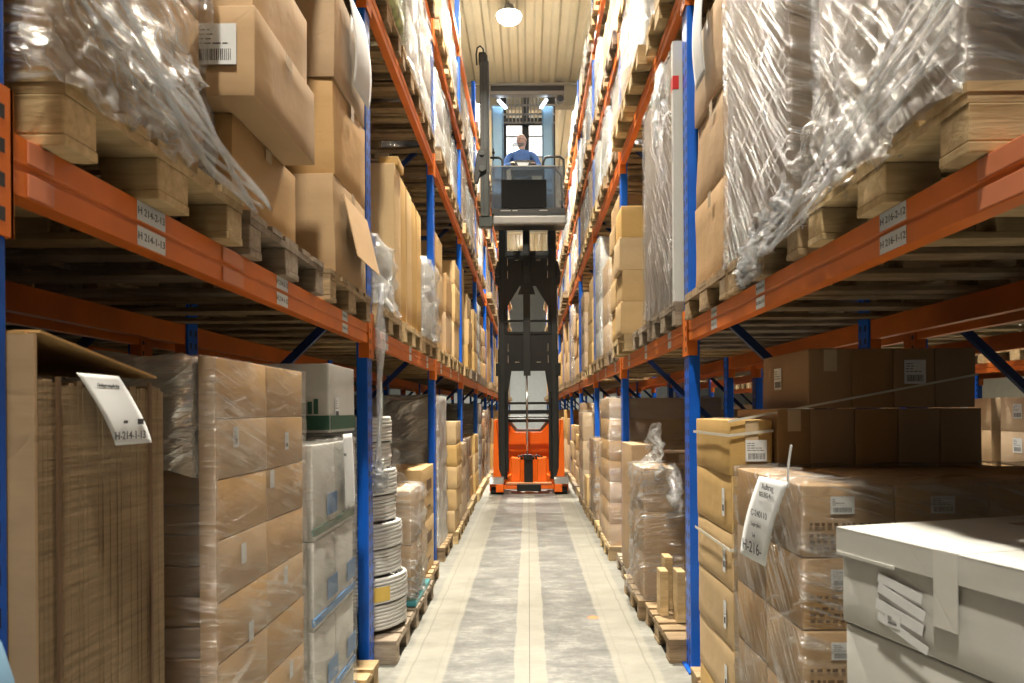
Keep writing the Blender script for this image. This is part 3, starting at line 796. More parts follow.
# paper document over its face
def curl_sheet(p0, ydir, w, h, s, seed=0, nx=8, nzz=16, curl=.06, slant=.0):
    b = MB()
    for j in range(nzz+1):
        for i in range(nx+1):
            u, v = i/nx, j/nzz
            b.v.append((p0[0] - s*(.004+curl*math.sin(v*math.pi*.6)*.35) , p0[1] + ydir*(u*w + slant*v), p0[2] - v*h + .1*0))
    for j in range(nzz):
        for i in range(nx): a = j*(nx+1)+i; b.f.append((a, a+1, a+nx+2, a+nx+1))
    return b
sh = empty('hanging_delivery_note', (-.86, 1.45, 1.50), 'white delivery note reading H-214-1-13 hanging on the cardboard bundle', 'paper')
b = curl_sheet((-.872, 1.313, 1.600), 1, .135, .145, -1, slant=.09)
po = b.build('paper', M['paper'], sh, origin=(-.86, 1.45, 1.50), smooth=True); m_ = po.modifiers.new('t', 'SOLIDIFY'); m_.thickness = .0008
def psh(y, z_): return (-.872+.004+.06*math.sin(((1.600-z_)/.145)*math.pi*.6)*.35+.0018+.86, y-1.45, z_-1.50)
textobj('H-214-1-13', .024, M['ink'], sh, psh(1.452, 1.474), (R(90), 0, R(90)))
textobj('Umlagerungsbeleg', .010, M['ink'], sh, psh(1.40, 1.578), (R(90), 0, R(90)))
for (yy, zz, w_, h_) in ((1.435, 1.503, .014, .006), (1.49, 1.503, .022, .012)):
    lbm = MB().box(-w_/2, w_/2, -h_/2, h_/2, 0, .0005)
    o_ = lbm.build('printed_block', M['ink'], sh, loc=psh(yy, zz)); o_.rotation_euler = (R(90), 0, R(90))

# B: flat brown boxes under film, with dust cover
z = pal(-1, 0, 0, 1, 'wood', front=.86, y0=1.95, look='pallet under film-wrapped flat brown boxes')
B0, B1 = 1.87, 2.60
root = empty('wrapped_carton_load', (-1.4, (B0+B1)/2, z), 'stack of flat brown cartons in clear film, tall panel at front, left floor', 'wrapped load')
zz = z; lh = .0862
for l in range(14):
    for (xa, xb) in ((-1.95, -.91),):
        me = rbox_mesh(xb-xa, B1-B0-.06, lh-.002, M['card_d'], .003, .005, l % 3, 3)
        place('carton', me, root, ((xa+xb)/2+1.4, .01, l*lh))
MB().box(-.905, -.858, B0, B0+.012, z, 1.675).build('corner_board', M['card'], root, origin=(-1.4, (B0+B1)/2, z), bevel=.003)
for l in range(9):
    for c in range(2):
        dd = (B1-B0-.016)/2
        place('carton', rbox_mesh(.045, dd-.003, .168, M['card'], .003, .004, (l+c) % 3, 3), root, (-.883+1.4, -(B1-B0)/2+.014+dd*(c+.5), l*.17))
lbm = root
for i, (yy, zz) in enumerate(((2.0, 1.45), (2.28, 1.3), (2.05, 1.1), (2.42, 1.42), (2.1, .85), (2.4, .95), (2.2, .62), (2.45, .6))):
    add_label(root, (-.857+1.4, yy-(B0+B1)/2, zz-z), ROT['aisleL'], .035, .06, i, printed=(i % 3 == 0))
fb = film_shell(-1.95+1.4, -.858+1.4, -(B1-B0)/2, (B1-B0)/2, -.02, 1.53, seed=6, amp=.008, off=.006, nu=40, nz=44, top=False)
fb.build('stretch_film', M['film_m'], root, smooth=True)
dc = film_shell(-1.95+1.4, -.925+1.4, -(B1-B0)/2+.0, (B1-B0)/2-.08, 1.212, 1.53, seed=8, amp=.012, off=.004, nu=16, nz=14)
dc.build('dust_cover', M['film_veil'], root, smooth=True)

# C: white printed cartons
z = pal(-1, 0, 0, 2, 'wood_new', front=.845, y0=3.0, look='pallet under the white printed cartons')
C0, C1 = 2.73, 3.35
root = empty('wrapped_carton_load', (-1.3, (C0+C1)/2, z), 'white cartons with green and blue print in film beside first left upright', 'wrapped load')
hs = [.135, .36, .36, .39]
zz = 0
for l, h in enumerate(hs):
    for c in range(2):
        me = rbox_mesh(.5, (C1-C0)/2-.004, h-.003, M['card_w'], .004, .006, l % 3, 3)
        o = place('carton', me, root, (-1.115+1.3, (c-.5)*(C1-C0)/2, zz))
        MB().box(.2455, .2568, -.16, .16, .02, .05).build('printed_band', M['blue_print' if l < 3 else 'green_print'], o)
        if l in (1, 2, 3) : MB().box(.2555, .2570, .02, .17, .08, .17).build('printed_panel', M['blue_print'], o)
        if c == 0:
            MB().box(-.2, .2, -(C1-C0)/4-.0065, -(C1-C0)/4-.0045, .02, .05).build('printed_band', M['green_print'], o)
    zz += h
film_shell(-.865-.5+1.3, -.865+1.3, -(C1-C0)/2, (C1-C0)/2, -.02, zz+.002, seed=12, amp=.010, off=.010, nu=34, nz=40, top=True).build('stretch_film', M['film_m'], root, smooth=True)
# green-printed top carton standing on the wrapped ones
tz = z+zz+.04
o = carton(-1.42, -.875, 3.0, 3.43, tz, 1.735-tz, 'white carton with dark green landscape print, topmost beside left upright', 'card_w', None, .004, None, [('aisle', -.25, -.15, .06, .10)], 2)
hh = 1.735-tz
g = MB(); g.box(-.26, .274, -.2205, -.2188, .012, .075); g.box(.2775, .279, -.21, .21, .012, .075); g.build('green_band', M['green_print'], o)
g = MB(); rnd = random.Random(2)
for i in range(16):
    xx = -.2+i*.027; hgt = .012+.045*abs(math.sin(i*1.3))*rnd.random() + (.035 if 7 < i < 11 else 0)
    g.box(xx, xx+.02, -.2205, -.2188, .082, .086+hgt*1.6)
g.build('printed_landscape', M['green_print'], o)
rear = carton(-2.0, -1.45, 2.7, 3.4, z, .9, 'brown carton behind the white printed cartons, left floor', 'card_d', None, .005, None, None, 2)
# sheet on it
sh = empty('hanging_delivery_note', (-.84, 3.1, 1.2), 'long white paper slip hanging on the wrapped white cartons', 'paper')
po = curl_sheet((-.842, 3.08, 1.42), 1, .16, .34, -1, curl=.03).build('paper', M['paper'], sh, origin=(-.84, 3.1, 1.2), smooth=True); m_ = po.modifiers.new('t', 'SOLIDIFY'); m_.thickness = .0008
textobj('H-214-1-11', .026, M['ink'], sh, (.014, -.02, -.12), (R(90), 0, R(90)))
textobj('Beleg', .02, M['ink'], sh, (.012, -.02, .13), (R(90), 0, R(90)))

# ---------- LEFT floor, second bay
z = pal(-1, 1, 0, 0, 'wood_grey', front=.80, look='grey pallet under the white hose coils')
for i in range(8):
    hc = .19; cz = z + .166*i; rr = .30 + (.01 if i % 2 else -.005) - .004*i
    root = empty('hose_coil', (-1.115 - .012*i + .008*(i % 2), 4.45, cz), f"white ribbed hose coil, {['bottom', 'second', 'third', 'fourth', 'fifth', 'sixth', 'seventh', 'topmost'][i]} of the stack behind first left upright", 'hose coil', 'white hose coils')
    b = MB(); turns = 7; pts = []
    for k in range(turns*28+1):
        t = k/28*2*math.pi; pts.append((rr*math.cos(t)*(1+.004*math.sin(k)), rr*math.sin(t), .016 + (hc-.034)*k/(turns*28)))
    b.tube(pts, .0135, 6)
    b.build('hose', M['hose'], root, smooth=True)
    b = MB(); b.tube([(0.27*math.cos(t*math.pi/12), .27*math.sin(t*math.pi/12), .09) for t in range(25)], .02, 6); b.build('inner_turns', M['hose'], root, smooth=True)
    if i == 1:
        lb = MB()
        for k in range(6):
            a = R(-75+k*6); a2 = R(-75+(k+1)*6); r2 = rr+.016
            q = len(lb.v); lb.v += [(r2*math.cos(a), r2*math.sin(a), .04), (r2*math.cos(a2), r2*math.sin(a2), .04), (r2*math.cos(a2), r2*math.sin(a2), .13), (r2*math.cos(a), r2*math.sin(a), .13)]; lb.f.append((q, q+1, q+2, q+3))
        lb.build('coil_label', M['hose_label'], root)
z = pal(-1, 1, 0, 1, 'wood_grey', front=.79, y0=4.80, look='pallet with teal sheet under the crumpled bundle')
b = MB().box(-1.5, -.80, 4.82, 5.5, z, z+.03); o = b.build('teal_sheet', M['teal'], origin=(-1.2, 5.1, z)); tag(o, 'teal sheet between the pallet and crumpled film bundle, left floor', 'sheet')
wrapped(-1, 4.85, 5.36, z+.032, .78, 'low crumpled film bundle of cartons on teal sheet, left floor', front=.84, depth=.8, cols=1, rows=2, layers=2, mat='card', film='film_c', seed=21, amp=.055, nu=36, nz=32, flare=.06)
cr = crumple(-1.0, 4.95, z+.5, .55, .1, .62, seed=9, n=30, amp=.06); o = cr.build('loose_film', M['film_thin'], origin=(-1.0, 4.95, z+.5), smooth=True); tag(o, 'loose veil of clear film rising over the crumpled left bundle', 'plastic film')
z = pal(-1, 1, 0, 2, 'wood', front=.83, y0=5.5, look='pallet under two printed brown cartons')
for i, nm in ((0, 'lower'), (1, 'upper')):
    o = carton(-1.5, -.87, 5.52, 6.22, z+i*.452, .45, f"{nm} brown carton with dark printed panel, left floor before second upright", 'card_y', 'loose cartons in the racks', .005, None, None, i, s=-1)
    MB().box(.318, .3205, -.08, .18, .25, .34).build('printed_panel', M['ink_b'], o)
    MB().box(.318, .3205, -.05, .12, .10, .12).build('printed_line', M['ink_b'], o)
z = pal(-1, 2, 0, 0, 'wood', front=.86, look='pallet under the milky covered load')
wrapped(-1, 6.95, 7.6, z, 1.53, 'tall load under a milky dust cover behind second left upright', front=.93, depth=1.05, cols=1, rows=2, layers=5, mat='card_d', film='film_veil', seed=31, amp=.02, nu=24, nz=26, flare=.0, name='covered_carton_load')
z = pal(-1, 2, 0, 1, 'wood_new', front=.82, full=True, look='pale pallet under the honey carton column')
stack(-1, 7.80, 8.40, z, [.24, .25, .25, .25, .27], 'between second and third left uprights, floor', front=.84, depth=.6, mat='card_y', look='honey carton', tape='x', seeds=1, jit=.02)
z = pal(-1, 2, 0, 2, 'wood', front=.83, full=False)
wrapped(-1, 8.7, 9.45, z, .95, f"thin-wrapped tan cartons, {where(-1, 2, 0, 2)}", front=.86, depth=1.0, cols=1, rows=2, layers=3, mat='card_p', film='film_thin', seed=33, nu=12, nz=12)

# ---------- RIGHT floor, nearest bay
z = pal(1, 0, 0, 2, 'wood', front=.86, y0=2.86, look='pallet under the five strapped cartons')
hs = [.111, .247, .247, .245, .244, .237]
zz = z; nm = ['bottom', 'second', 'third', 'fourth', 'fifth', 'top']
for i, h in enumerate(hs):
    j = [0, .003, .005, .007, .009, .012][i]
    lab = [('aisle', -.33, 0, .035, .12)] if i in (2, 3, 4) else ([('cam', .1, -.05, .09, .09)] if i == 5 else ([('aisle', -.33, -.1, .035, .1)] if i == 1 else None))
    o = carton(.862-j, (1.28 if i < 5 else 1.04)-j, 2.88, 3.46, zz, h-.001, f"honey carton, {nm[i]} of the strapped stack beside first right upright", 'card_y', 'strapped stack by first right upright', .006, 'y' if i == 5 else None, lab, i, s=1)
    if i in (5, 3):
        b = MB()
        zs = h*.72
        hw = .209 if i < 5 else .089
        b.box(-hw-.0135, -hw-.0115, -.30, .30, zs-.006, zs+.006)
        b.bar((-hw-.0125, -.3005, zs), (hw, -.3005, zs+.02), .003, .012)
        b.build('strap', M['strap'], o)
    zz += h
# cartons deeper in the bay, their shade put into a darker cardboard colour
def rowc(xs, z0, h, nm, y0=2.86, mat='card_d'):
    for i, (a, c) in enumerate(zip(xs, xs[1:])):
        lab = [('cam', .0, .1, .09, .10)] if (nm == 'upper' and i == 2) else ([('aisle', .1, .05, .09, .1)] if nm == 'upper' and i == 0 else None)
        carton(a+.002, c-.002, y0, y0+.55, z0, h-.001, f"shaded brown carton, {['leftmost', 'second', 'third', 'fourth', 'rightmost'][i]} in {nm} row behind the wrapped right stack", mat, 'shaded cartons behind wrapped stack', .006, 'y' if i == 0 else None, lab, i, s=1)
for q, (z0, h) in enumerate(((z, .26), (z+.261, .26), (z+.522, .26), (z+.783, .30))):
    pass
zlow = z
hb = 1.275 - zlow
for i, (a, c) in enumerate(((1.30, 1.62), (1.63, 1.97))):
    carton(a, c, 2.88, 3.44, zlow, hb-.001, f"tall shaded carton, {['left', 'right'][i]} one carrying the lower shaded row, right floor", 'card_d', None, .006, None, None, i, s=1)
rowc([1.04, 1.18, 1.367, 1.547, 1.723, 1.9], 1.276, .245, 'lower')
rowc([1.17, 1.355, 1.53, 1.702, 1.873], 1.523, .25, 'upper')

z = pal(1, 0, 0, 1, 'wood', front=.86, y0=2.03, look='pallet under the wrapped printed cartons')
W0, W1 = 2.13, 2.80
hcol = 1.283-z; nl = 5; lh = hcol/nl
root = empty('wrapped_carton_load', (1.45, (W0+W1)/2, z), 'film-wrapped brown cartons with white labels and printed lines, right floor', 'wrapped load')
for l in range(nl):
    for r_ in range(4):
        for c in range(2):
            w = (2.02-.85)/4; d = (W1-W0)/2
            me = rbox_mesh(w-.004, d-.004, lh-.002, M['card'], .003, .006, (l+r_) % 3, 3)
            o = place('carton', me, root, (.85+w*(r_+.5)-1.45, (c-.5)*d, l*lh))
            if c == 0:
                lb = add_label(o, (.0 if r_ else -.02, -d/2-.002, lh*.72), ROT['cam'], .075, .055, l+r_)
                tb = MB(); rr = random.Random(l*7+r_)
                for zz_ in (.10, .065, .045, .025):
                    xx = -w*.42
                    while xx < w*.42: ln = rr.uniform(.008, .02); tb.box(xx, min(xx+ln, w*.45), -d/2-.0035, -d/2-.0022, zz_, zz_+.009); xx += ln+rr.uniform(.005, .014)
                tb.build('printed_text', M['ink_b'], o)
fb = film_shell(.85-1.45, 2.02-1.45, -(W1-W0)/2, (W1-W0)/2, -.03, hcol+.004, seed=41, amp=.006, off=.008, nu=50, nz=50)
fb.build('stretch_film', M['film_r'], root, smooth=True)
sh = empty('hanging_delivery_note', (.83, 2.3, 1.15), 'white delivery note reading H-216-1-11 on the wrapped right stack', 'paper')
b = MB(); nx, nzz = 6, 14
for j in range(nzz+1):
    for i in range(nx+1):
        u, v = i/nx, j/nzz
        # hangs from the top edge, leaning
        b.v.append((.815+.02*u-.015*v-.012*math.sin(v*3), 2.42 - u*.22 + v*.17, 1.284 - v*.31))
for j in range(nzz):
    for i in range(nx): a = j*(nx+1)+i; b.f.append((a, a+1, a+nx+2, a+nx+1))
po = b.build('paper', M['paper'], sh, origin=(.83, 2.3, 1.15), smooth=True); m_ = po.modifiers.new('t', 'SOLIDIFY'); m_.thickness = .0008
def ps2(v, u=.5): return (.815+.02*u-.015*v-.012*math.sin(v*3)-.008-.83, 2.42-u*.22+v*.17-2.3, 1.284-v*.31-1.15)
for tx, sz_, v in (('H-216-', .046, .84), ('C-240110', .026, .42), ('Auftrag', .024, .10), ('BELEG 4', .020, .19), ('Stk', .018, .68), ('Lagerplatz', .016, .55)):
    textobj(tx, sz_*1.25, M['ink'], sh, ps2(v), (R(90), 0, R(-90)+R(5.2)))
MB().tube([(.838, 2.21, 1.27), (.836, 2.20, 1.34), (.842, 2.19, 1.405)], .004, 6).build('tie_tail', M['paper'], sh, origin=(.83, 2.3, 1.15))

o = MB().bar((.838, 2.868, 1.47), (1.875, 2.846, 1.66), .003, .009).build('plastic_strap', M['strap'], origin=(.838, 2.868, 1.47))
tag(o, 'pale plastic strap stretched slantwise across the shaded cartons, right floor', 'strap')
# white lidded box in the foreground
z = pal(1, 0, 0, 0, 'wood', front=.93, y0=1.22, look='pallet under the white lidded box')
z0b = z
root = empty('white_lidded_box', (1.35, 1.45, z0b), 'large white carton with overlapping lid and torn paper stickers, lower right corner', 'carton')
root.location = (.80, 1.763, z0b); root.rotation_euler = (0, 0, R(15))
BL, BW = .50, .80; ZT = 1.213 - z0b     # length toward the camera, width into the rack, height
place('body', rbox_mesh(BW-.02, BL-.02, ZT-.24, M['card_w'], .006, .008, 1, 5), root, (BW/2, -BL/2, 0))
place('upper_tray', rbox_mesh(BW-.008, BL-.008, .234, M['card_w'], .004, .008, 2, 5), root, (BW/2, -BL/2, ZT-.238))
lid = MB(); lz = ZT-.062
lid.box(-.006, BW+.006, -BL-.006, .006, ZT-.004, ZT+.003)
lid.box(-.006, -.001, -BL-.006, .006, lz, ZT+.003); lid.box(BW+.001, BW+.006, -BL-.006, .006, lz, ZT+.003)
lid.box(-.006, BW+.006, -BL-.006, -BL-.001, lz, ZT+.003); lid.box(-.006, BW+.006, .001, .006, lz, ZT+.003)
def lb_(mb, name, mat, par): return mb.build(name, M[mat], par)
lo = lid.build('lid', M['card_w'], root, bevel=.003)
tp_ = MB(); tp_.box(-.009, -.0065, -.36, -.30, lz-.10, ZT+.004); tp_.box(-.004, BW, -.36, -.30, ZT+.003, ZT+.0042); tp_.box(-.009, -.0065, -.19, -.0, lz-.004, lz+.004)
tp_.build('packing_tape', M['card_w'], lo)
for i, (yy, zz, w_, h_, a_) in enumerate(((-.20, ZT-.105, .13, .022, .16), (-.205, ZT-.135, .14, .024, .24), (-.20, ZT-.17, .14, .026, .18), (-.21, ZT-.205, .15, .02, .26))):
    lb = place('torn_sticker', label_mesh(w_, h_), root, (-.0035-.001*i, yy, zz)); lb.rotation_euler = (Matrix.Rotation(a_, 4, 'X') @ Matrix.Rotation(R(-90), 4, 'Z') @ Matrix.Rotation(R(90), 4, 'X')).to_euler()
add_label(root, (-.008, -.185, ZT-.185), ROT['aisleR'], .045, .03, 2)
MB().box(.45, .66, -.12, -.09, ZT+.0032, ZT+.0042).build('print_mark', M['card_g'], lo)

# ---------- RIGHT first beam level, nearest bay
z = pal(1, 0, 1, 0, 'wood_new', front=.885, y0=1.36, look='pallet under torn slanted film')
wrapped(1, 1.41, 2.12, z, 1.5, 'grey-brown cartons under glossy slanted film, nearest right load above the beam', front=.905, depth=1.05, cols=2, rows=3, layers=2, mat='card_g', film='film_r', seed=51, amp=.012, nu=46, nz=60, flare=.03, drop=.02)
b = MB()
sk = empty('hanging_film_skirt', (.88, 1.7, z), 'gathered torn film swag along nearest right pallet edge', 'plastic film')
for r_ in range(9):
    pts = []
    for i in range(41):
        t = i/40; yy = 1.38 + t*1.02
        pts.append((.875-.01*math.sin(t*13+r_)-.006*r_, yy, z + .08 - .17*t + .012*math.sin(t*8+r_*1.7)+.018*r_*(1-t)))
    b.tube(pts, [.0045+.004*noise.noise(Vector((i*.4, r_, 5))) for i in range(41)], 7)
b.build('film_rope', M['film_w'], sk, origin=(.88, 1.7, z), smooth=True)
crumple(.885, 1.95, z-.05, .6, .1, .34, seed=14, n=34, amp=.022).build('film_sheet', M['film_c'], sk, origin=(.88, 1.7, z), smooth=True)
z = pal(1, 0, 1, 1, 'wood', front=.895, y0=2.26, look='pallet with film tatters hanging below')
wrapped(1, 2.34, 3.07, z, 1.5, 'dense diagonal-creased film over flat grey-brown sheets, right rack above beam', front=.90, depth=1.05, cols=1, rows=1, layers=1, mat='card_g', film='film_r', seed=55, amp=.004, nu=46, nz=60, flare=.02, drop=.01)
sk = empty('hanging_film_tatters', (.88, 2.5, z), 'white film tatters dangling over the right beam below wrapped load', 'plastic film')
for i, (yy, zl, w_, hh) in enumerate(((2.36, -.03, .13, .17), (2.52, -.06, .12, .15), (2.66, -.12, .10, .2), (2.76, -.13, .08, .15))):
    crumple(.868, yy, z+zl-.02, w_, .1, hh, seed=60+i, n=16, amp=.03).build('film_tatter', M['film_w'], sk, origin=(.88, 2.5, z), smooth=True)
z = pal(1, 0, 1, 2, 'wood', front=.895, look='wooden pallet before first right upright')
for i, nm in ((0, 'lowest'), (1, 'middle'), (2, 'top')):
    carton(.945+.01*(i % 2), 1.40, 3.14, 3.83, z+i*.46, .459, f"{nm} bulging brown carton of three beside first right upright", 'card', 'bulging cartons by first right upright', .024, 'x', None, i+1, s=1)
so = MB(); 
for j in range(15):
    for i in range(7):
        u, v = i/6, j/14; so.v.append((.918-.02*math.sin(v*3), 3.70-u*.2-.02*v, z+1.56-v*.5))
for j in range(14):
    for i in range(6): a = j*7+i; so.f.append((a, a+1, a+8, a+7))
so = so.build('hanging_paper_sheet', M['paper'], origin=(.88, 3.6, z+1.3), smooth=True); tag(so, 'white paper sheet on top bulging carton beside first right upright', 'paper')
m_ = so.modifiers.new('t', 'SOLIDIFY'); m_.thickness = .001

# ---------- RIGHT first beam level, second bay
z = pal(1, 1, 1, 0, 'wood_grey', front=.885, look='dark pallet under the tall wrapped sheets')
wrapped(1, 4.22, 5.20, z, 1.55, 'tall film-wrapped sheets with white board and red tape, second right bay', front=.895, depth=.95, cols=1, rows=1, layers=1, mat='card_g', film='film_r', seed=61, amp=.005, nu=40, nz=44)
bo = MB().box(.885, 1.6, 4.12, 4.17, z, z+1.57).build('white_board', M['card_w'], origin=(.9, 4.14, z)); tag(bo, 'upright white board standing before the tall wrapped sheets, right rack', 'board')
MB().box(.884, .92, 4.117, 4.1735, z+1.28, z+1.36).build('red_tape', M['red_tape'], bo, origin=(.9, 4.14, z))
MB().box(.8845, .8848, 4.14, 4.15, z+.85, z+.95).build('scrawl', M['ink'], bo, origin=(.9, 4.14, z))
cu = crumple(.88, 4.55, z+1.15, .5, .1, .5, seed=77, n=20, amp=.03).build('hanging_film', M['film_w'], origin=(.88, 4.5, z+1.2), smooth=True); tag(cu, 'white film draped over top of the tall wrapped sheets', 'plastic film')
z = pal(1, 1, 1, 2, 'wood_new', front=.82, y0=5.85, look='pale pallet under stacked honey cartons')
pal(1, 1, 1, 1, 'wood_grey', front=.89, y0=5.02-.0)
stack(1, 5.86, 6.24, z, [.28, .27, .28, .27], 'near column, second right bay above beam', front=.80, depth=.5, mat='card_y', look='honey carton', tape=None, seeds=2, offs=[0, .015, -.01, .01])
stack(1, 6.26, 6.64, z, [.28, .27, .28, .22], 'far column, second right bay above beam', front=.81, depth=.5, mat='card_y', look='honey carton', tape=None, seeds=3, offs=[0.01, -.005, .01, -.01])

# ---------- RIGHT floor, second bay
z = pal(1, 1, 0, 0, 'wood', front=.83, y0=4.10, look='weathered pallet under upright battens')
for i, (xx, yy, hh) in enumerate(((.87, 4.55, .30), (.95, 4.40, .33), (1.02, 4.52, .24), (.93, 4.70, .36), (1.1, 4.45, .42))):
    o = MB().box(xx, xx+.055, yy, yy+.13, z, z+hh).build('wooden_batten', M['wood_new'], origin=(xx+.02, yy+.06, z), bevel=.003)
    tag(o, f"short pale batten standing upright, {['closest to the aisle', 'second from aisle', 'shortest one', 'behind the first', 'tallest and deepest'][i]}, on weathered right pallet", 'batten', 'pale battens')
z = pal(1, 1, 0, 1, 'wood', front=.79, y0=4.93, look='pallet under the torn-film carton stack')
wrapped(1, 4.97, 5.5, z, .95, 'brown cartons in loose torn film before second right upright', front=.83, depth=.9, cols=1, rows=3, layers=3, mat='card', film='film_c', seed=71, amp=.035, nu=34, nz=34, flare=.05)
cu = crumple(.93, 5.15, z+.88, .5, .1, .40, seed=79, n=30, amp=.05, fq=.6).build('crumpled_film', M['film_c'], origin=(.93, 5.15, z+.9), smooth=True); tag(cu, 'crumpled ball of torn film on top of right floor cartons', 'plastic film')
cu = crumple(1.02, 4.93, z+.66, .4, .1, .34, seed=83, n=30, amp=.05, fq=.6).build('crumpled_film', M['film_w'], origin=(1.02, 4.95, z+.7), smooth=True); tag(cu, 'white flap of torn film over the front of right floor cartons', 'plastic film')
carton(1.32, 1.75, 4.6, 5.1, z-.0+.96, .35, 'brown carton set back above the torn-film stack, right floor', 'card', None, .006, 'y', None, 2, s=1)
carton(1.25, 1.8, 4.45, 4.9, z, .95, 'tall brown carton deep in the bay behind the battens', 'card', None, .006, 'y', None, 3, s=1)
z = pal(1, 1, 0, 2, 'wood_grey', front=.84, y0=5.80, look='pallet under the tall narrow carton')
carton(.84, 1.0, 5.60, 6.2, z, 1.09, 'tall narrow brown carton standing just before second right upright', 'card', None, .006, None, None, 3, s=1)
carton(1.02, 1.6, 5.85, 6.4, z, 1.0, 'wide brown carton behind the tall narrow one, right floor', 'card_d', None, .006, 'y', None, 3, s=1)
# third bay right floor
z = pal(1, 2, 0, 0, 'wood_new', front=.80, full=True, look='pale pallet under the long printed boxes')
wrapped(1, 6.95, 7.75, z, 1.50, 'wide stack of long printed boxes in film beyond second right upright', front=.82, depth=1.15, cols=1, rows=1, layers=7, mat='card', film='film_thin', seed=91, amp=.012, nu=24, nz=26)
z = pal(1, 2, 0, 1, 'wood_new', front=.82, full=True)
stack(1, 7.85, 8.2, z, [.35, .3, .35], where(1, 2, 0, 1), front=.84, depth=.5, mat='card_p', look='tan carton', tape=None)
z = pal(1, 2, 0, 2, 'wood', front=.83, full=False)
wrapped(1, 8.72, 9.45, z, 1.0, f"film-wrapped brown cartons, {where(1, 2, 0, 2)}", front=.85, depth=1.0, cols=1, rows=2, layers=3, mat='card', film='film', seed=95, nu=14, nz=14)
z = pal(1, 3, 0, 0, 'wood', front=.82, full=False)
carton(.83, 1.3, 9.75, 10.25, z, .42, 'small tan carton in front of white film, fourth right bay floor', 'card_y', None, .006, None, None, 1, s=1)
cu = crumple(.95, 10.3, z+.3, .6, .1, .6, seed=87, n=20, amp=.05, fq=.6).build('crumpled_film', M['film_w'], origin=(.95, 10.3, z+.3), smooth=True); tag(cu, 'white crumpled film heap, fourth right bay floor', 'plastic film')
z = pal(1, 3, 0, 1, 'wood', front=.83, full=False)
wrapped(1, 10.6, 11.35, z, 1.35, f"film-wrapped tan cartons, {where(1, 3, 0, 1)}", front=.84, depth=1.0, cols=1, rows=1, layers=3, mat='card_p', film='film_thin', seed=96, nu=10, nz=12)

# ---------- LEFT first beam level, second bay
z = pal(-1, 1, 1, 0, 'wood', front=.90, look='pallet under white film bundle')
wrapped(-1, 4.16, 4.66, z, .42, 'low white film bundle in second left bay above beam', front=.92, depth=.8, cols=1, rows=1, layers=2, mat='card_w', film='film_w', seed=101, amp=.04, nu=26, nz=20, flare=.04)
tl = empty('film_tail', (-.88, 4.12, z), 'long white strip of film hanging down past the first left upright', 'plastic film')
b = MB(); n = 34
for r_ in range(4):
    pts = [(-.895+.008*math.sin(i*.5+r_)+.004*r_, 4.05+.03*math.sin(i*.33+r_*1.3)+.06*(1-i/n)+.02*r_*(1-i/n), z+.12-1.13*i/n) for i in range(n+1)]
    b.tube(pts, [.012*(1-.6*i/n)+.005 for i in range(n+1)], 6)
b.build('film_strip', M['film_w'], tl, origin=(-.88, 4.12, z), smooth=True)
crumple(-.9, 4.06, z-1.12, .16, .05, .17, seed=5, n=14, amp=.05).build('film_clump', M['film_w'], tl, origin=(-.88, 4.12, z), smooth=True)
z = pal(-1, 1, 1, 1, 'wood_new', front=.89, y0=4.95, look='pale pallet under the tall folded cartons')
pal(-1, 1, 1, 2, 'wood', front=.89, y0=5.9)
for i in range(5):
    ya = 4.76+i*.235
    carton(-1.52, -.925-.004*(i % 2), ya, ya+.232, z, 1.08-.012*i, f"tall narrow honey carton, {['nearest', 'second', 'third', 'fourth', 'farthest'][i]} of five upright, second left bay", 'card_y', 'tall cartons standing upright', .005, None, None, i, s=-1)
carton(-1.04, -.905, 4.80, 5.02, z+1.082, .06, 'small flat offcut lying on the tall upright cartons', 'card_y', None, .003, None, None, 0)
carton(-2.0, -1.54, 4.7, 5.8, z, .95, 'wide dark carton behind the tall upright cartons', 'card_d', None, .003, None, None, 0)
wrapped(-1, 6.0, 6.66, z, .7, 'white film sack load before second left upright above beam', front=.9, depth=.8, cols=1, rows=1, layers=2, mat='card_w', film='film_w', seed=105, amp=.05, nu=22, nz=18)
# bay 2 left level1
z = pal(-1, 2, 1, 0, 'wood_new'); stack(-1, 6.98, 7.6, z, [.42, .42, .36], where(-1, 2, 1, 0), front=.95, depth=.6, mat='card_y', look='honey carton', tape='x')
z = pal(-1, 2, 1, 1, 'wood_new'); stack(-1, 7.9, 8.5, z, [.5, .45], where(-1, 2, 1, 1), front=.95, depth=.6, mat='card', look='brown carton', tape='x')
z = pal(-1, 2, 1, 2, 'wood_new'); stack(-1, 8.75, 9.4, z, [.5, .48, .3], where(-1, 2, 1, 2), front=.94, depth=.6, mat='card_y', look='honey carton', tape='x')
# level 2, second bay, left
z = pal(-1, 1, 2, 0, 'wood', look='pallet under printed sacks')
root = empty('printed_sack_load', (-1.35, 4.55, z), 'green and yellow printed sacks in film, second left bay, upper beam', 'sack load')
for l in range(5):
    for c in range(1):
        place('sack', rbox_mesh(.95, .74, .17, M['bag'], .03, .05, l, 6), root, (0, 0, l*.165))
film_shell(-.48, .48, -.38, .38, 0, .86, seed=111, amp=.03, nu=24, nz=22).build('stretch_film', M['film_thin'], root, smooth=True)
z = pal(-1, 1, 2, 1, 'wood')
wrapped(-1, 5.25, 5.85, z, 1.0, 'white cartons in shiny film, middle slot, second left bay, upper beam', front=.92, depth=1.0, cols=1, rows=2, layers=2, mat='card_w', film='film_w', seed=113, nu=24, nz=24)
z = pal(-1, 1, 2, 2, 'wood')
wrapped(-1, 6.0, 6.66, z, 1.02, 'white cartons in shiny film, far slot, second left bay, upper beam', front=.93, depth=1.0, cols=1, rows=2, layers=3, mat='card_w', film='film', seed=114, nu=24, nz=24)
z = pal(1, 1, 2, 0, 'wood_new', front=.86)
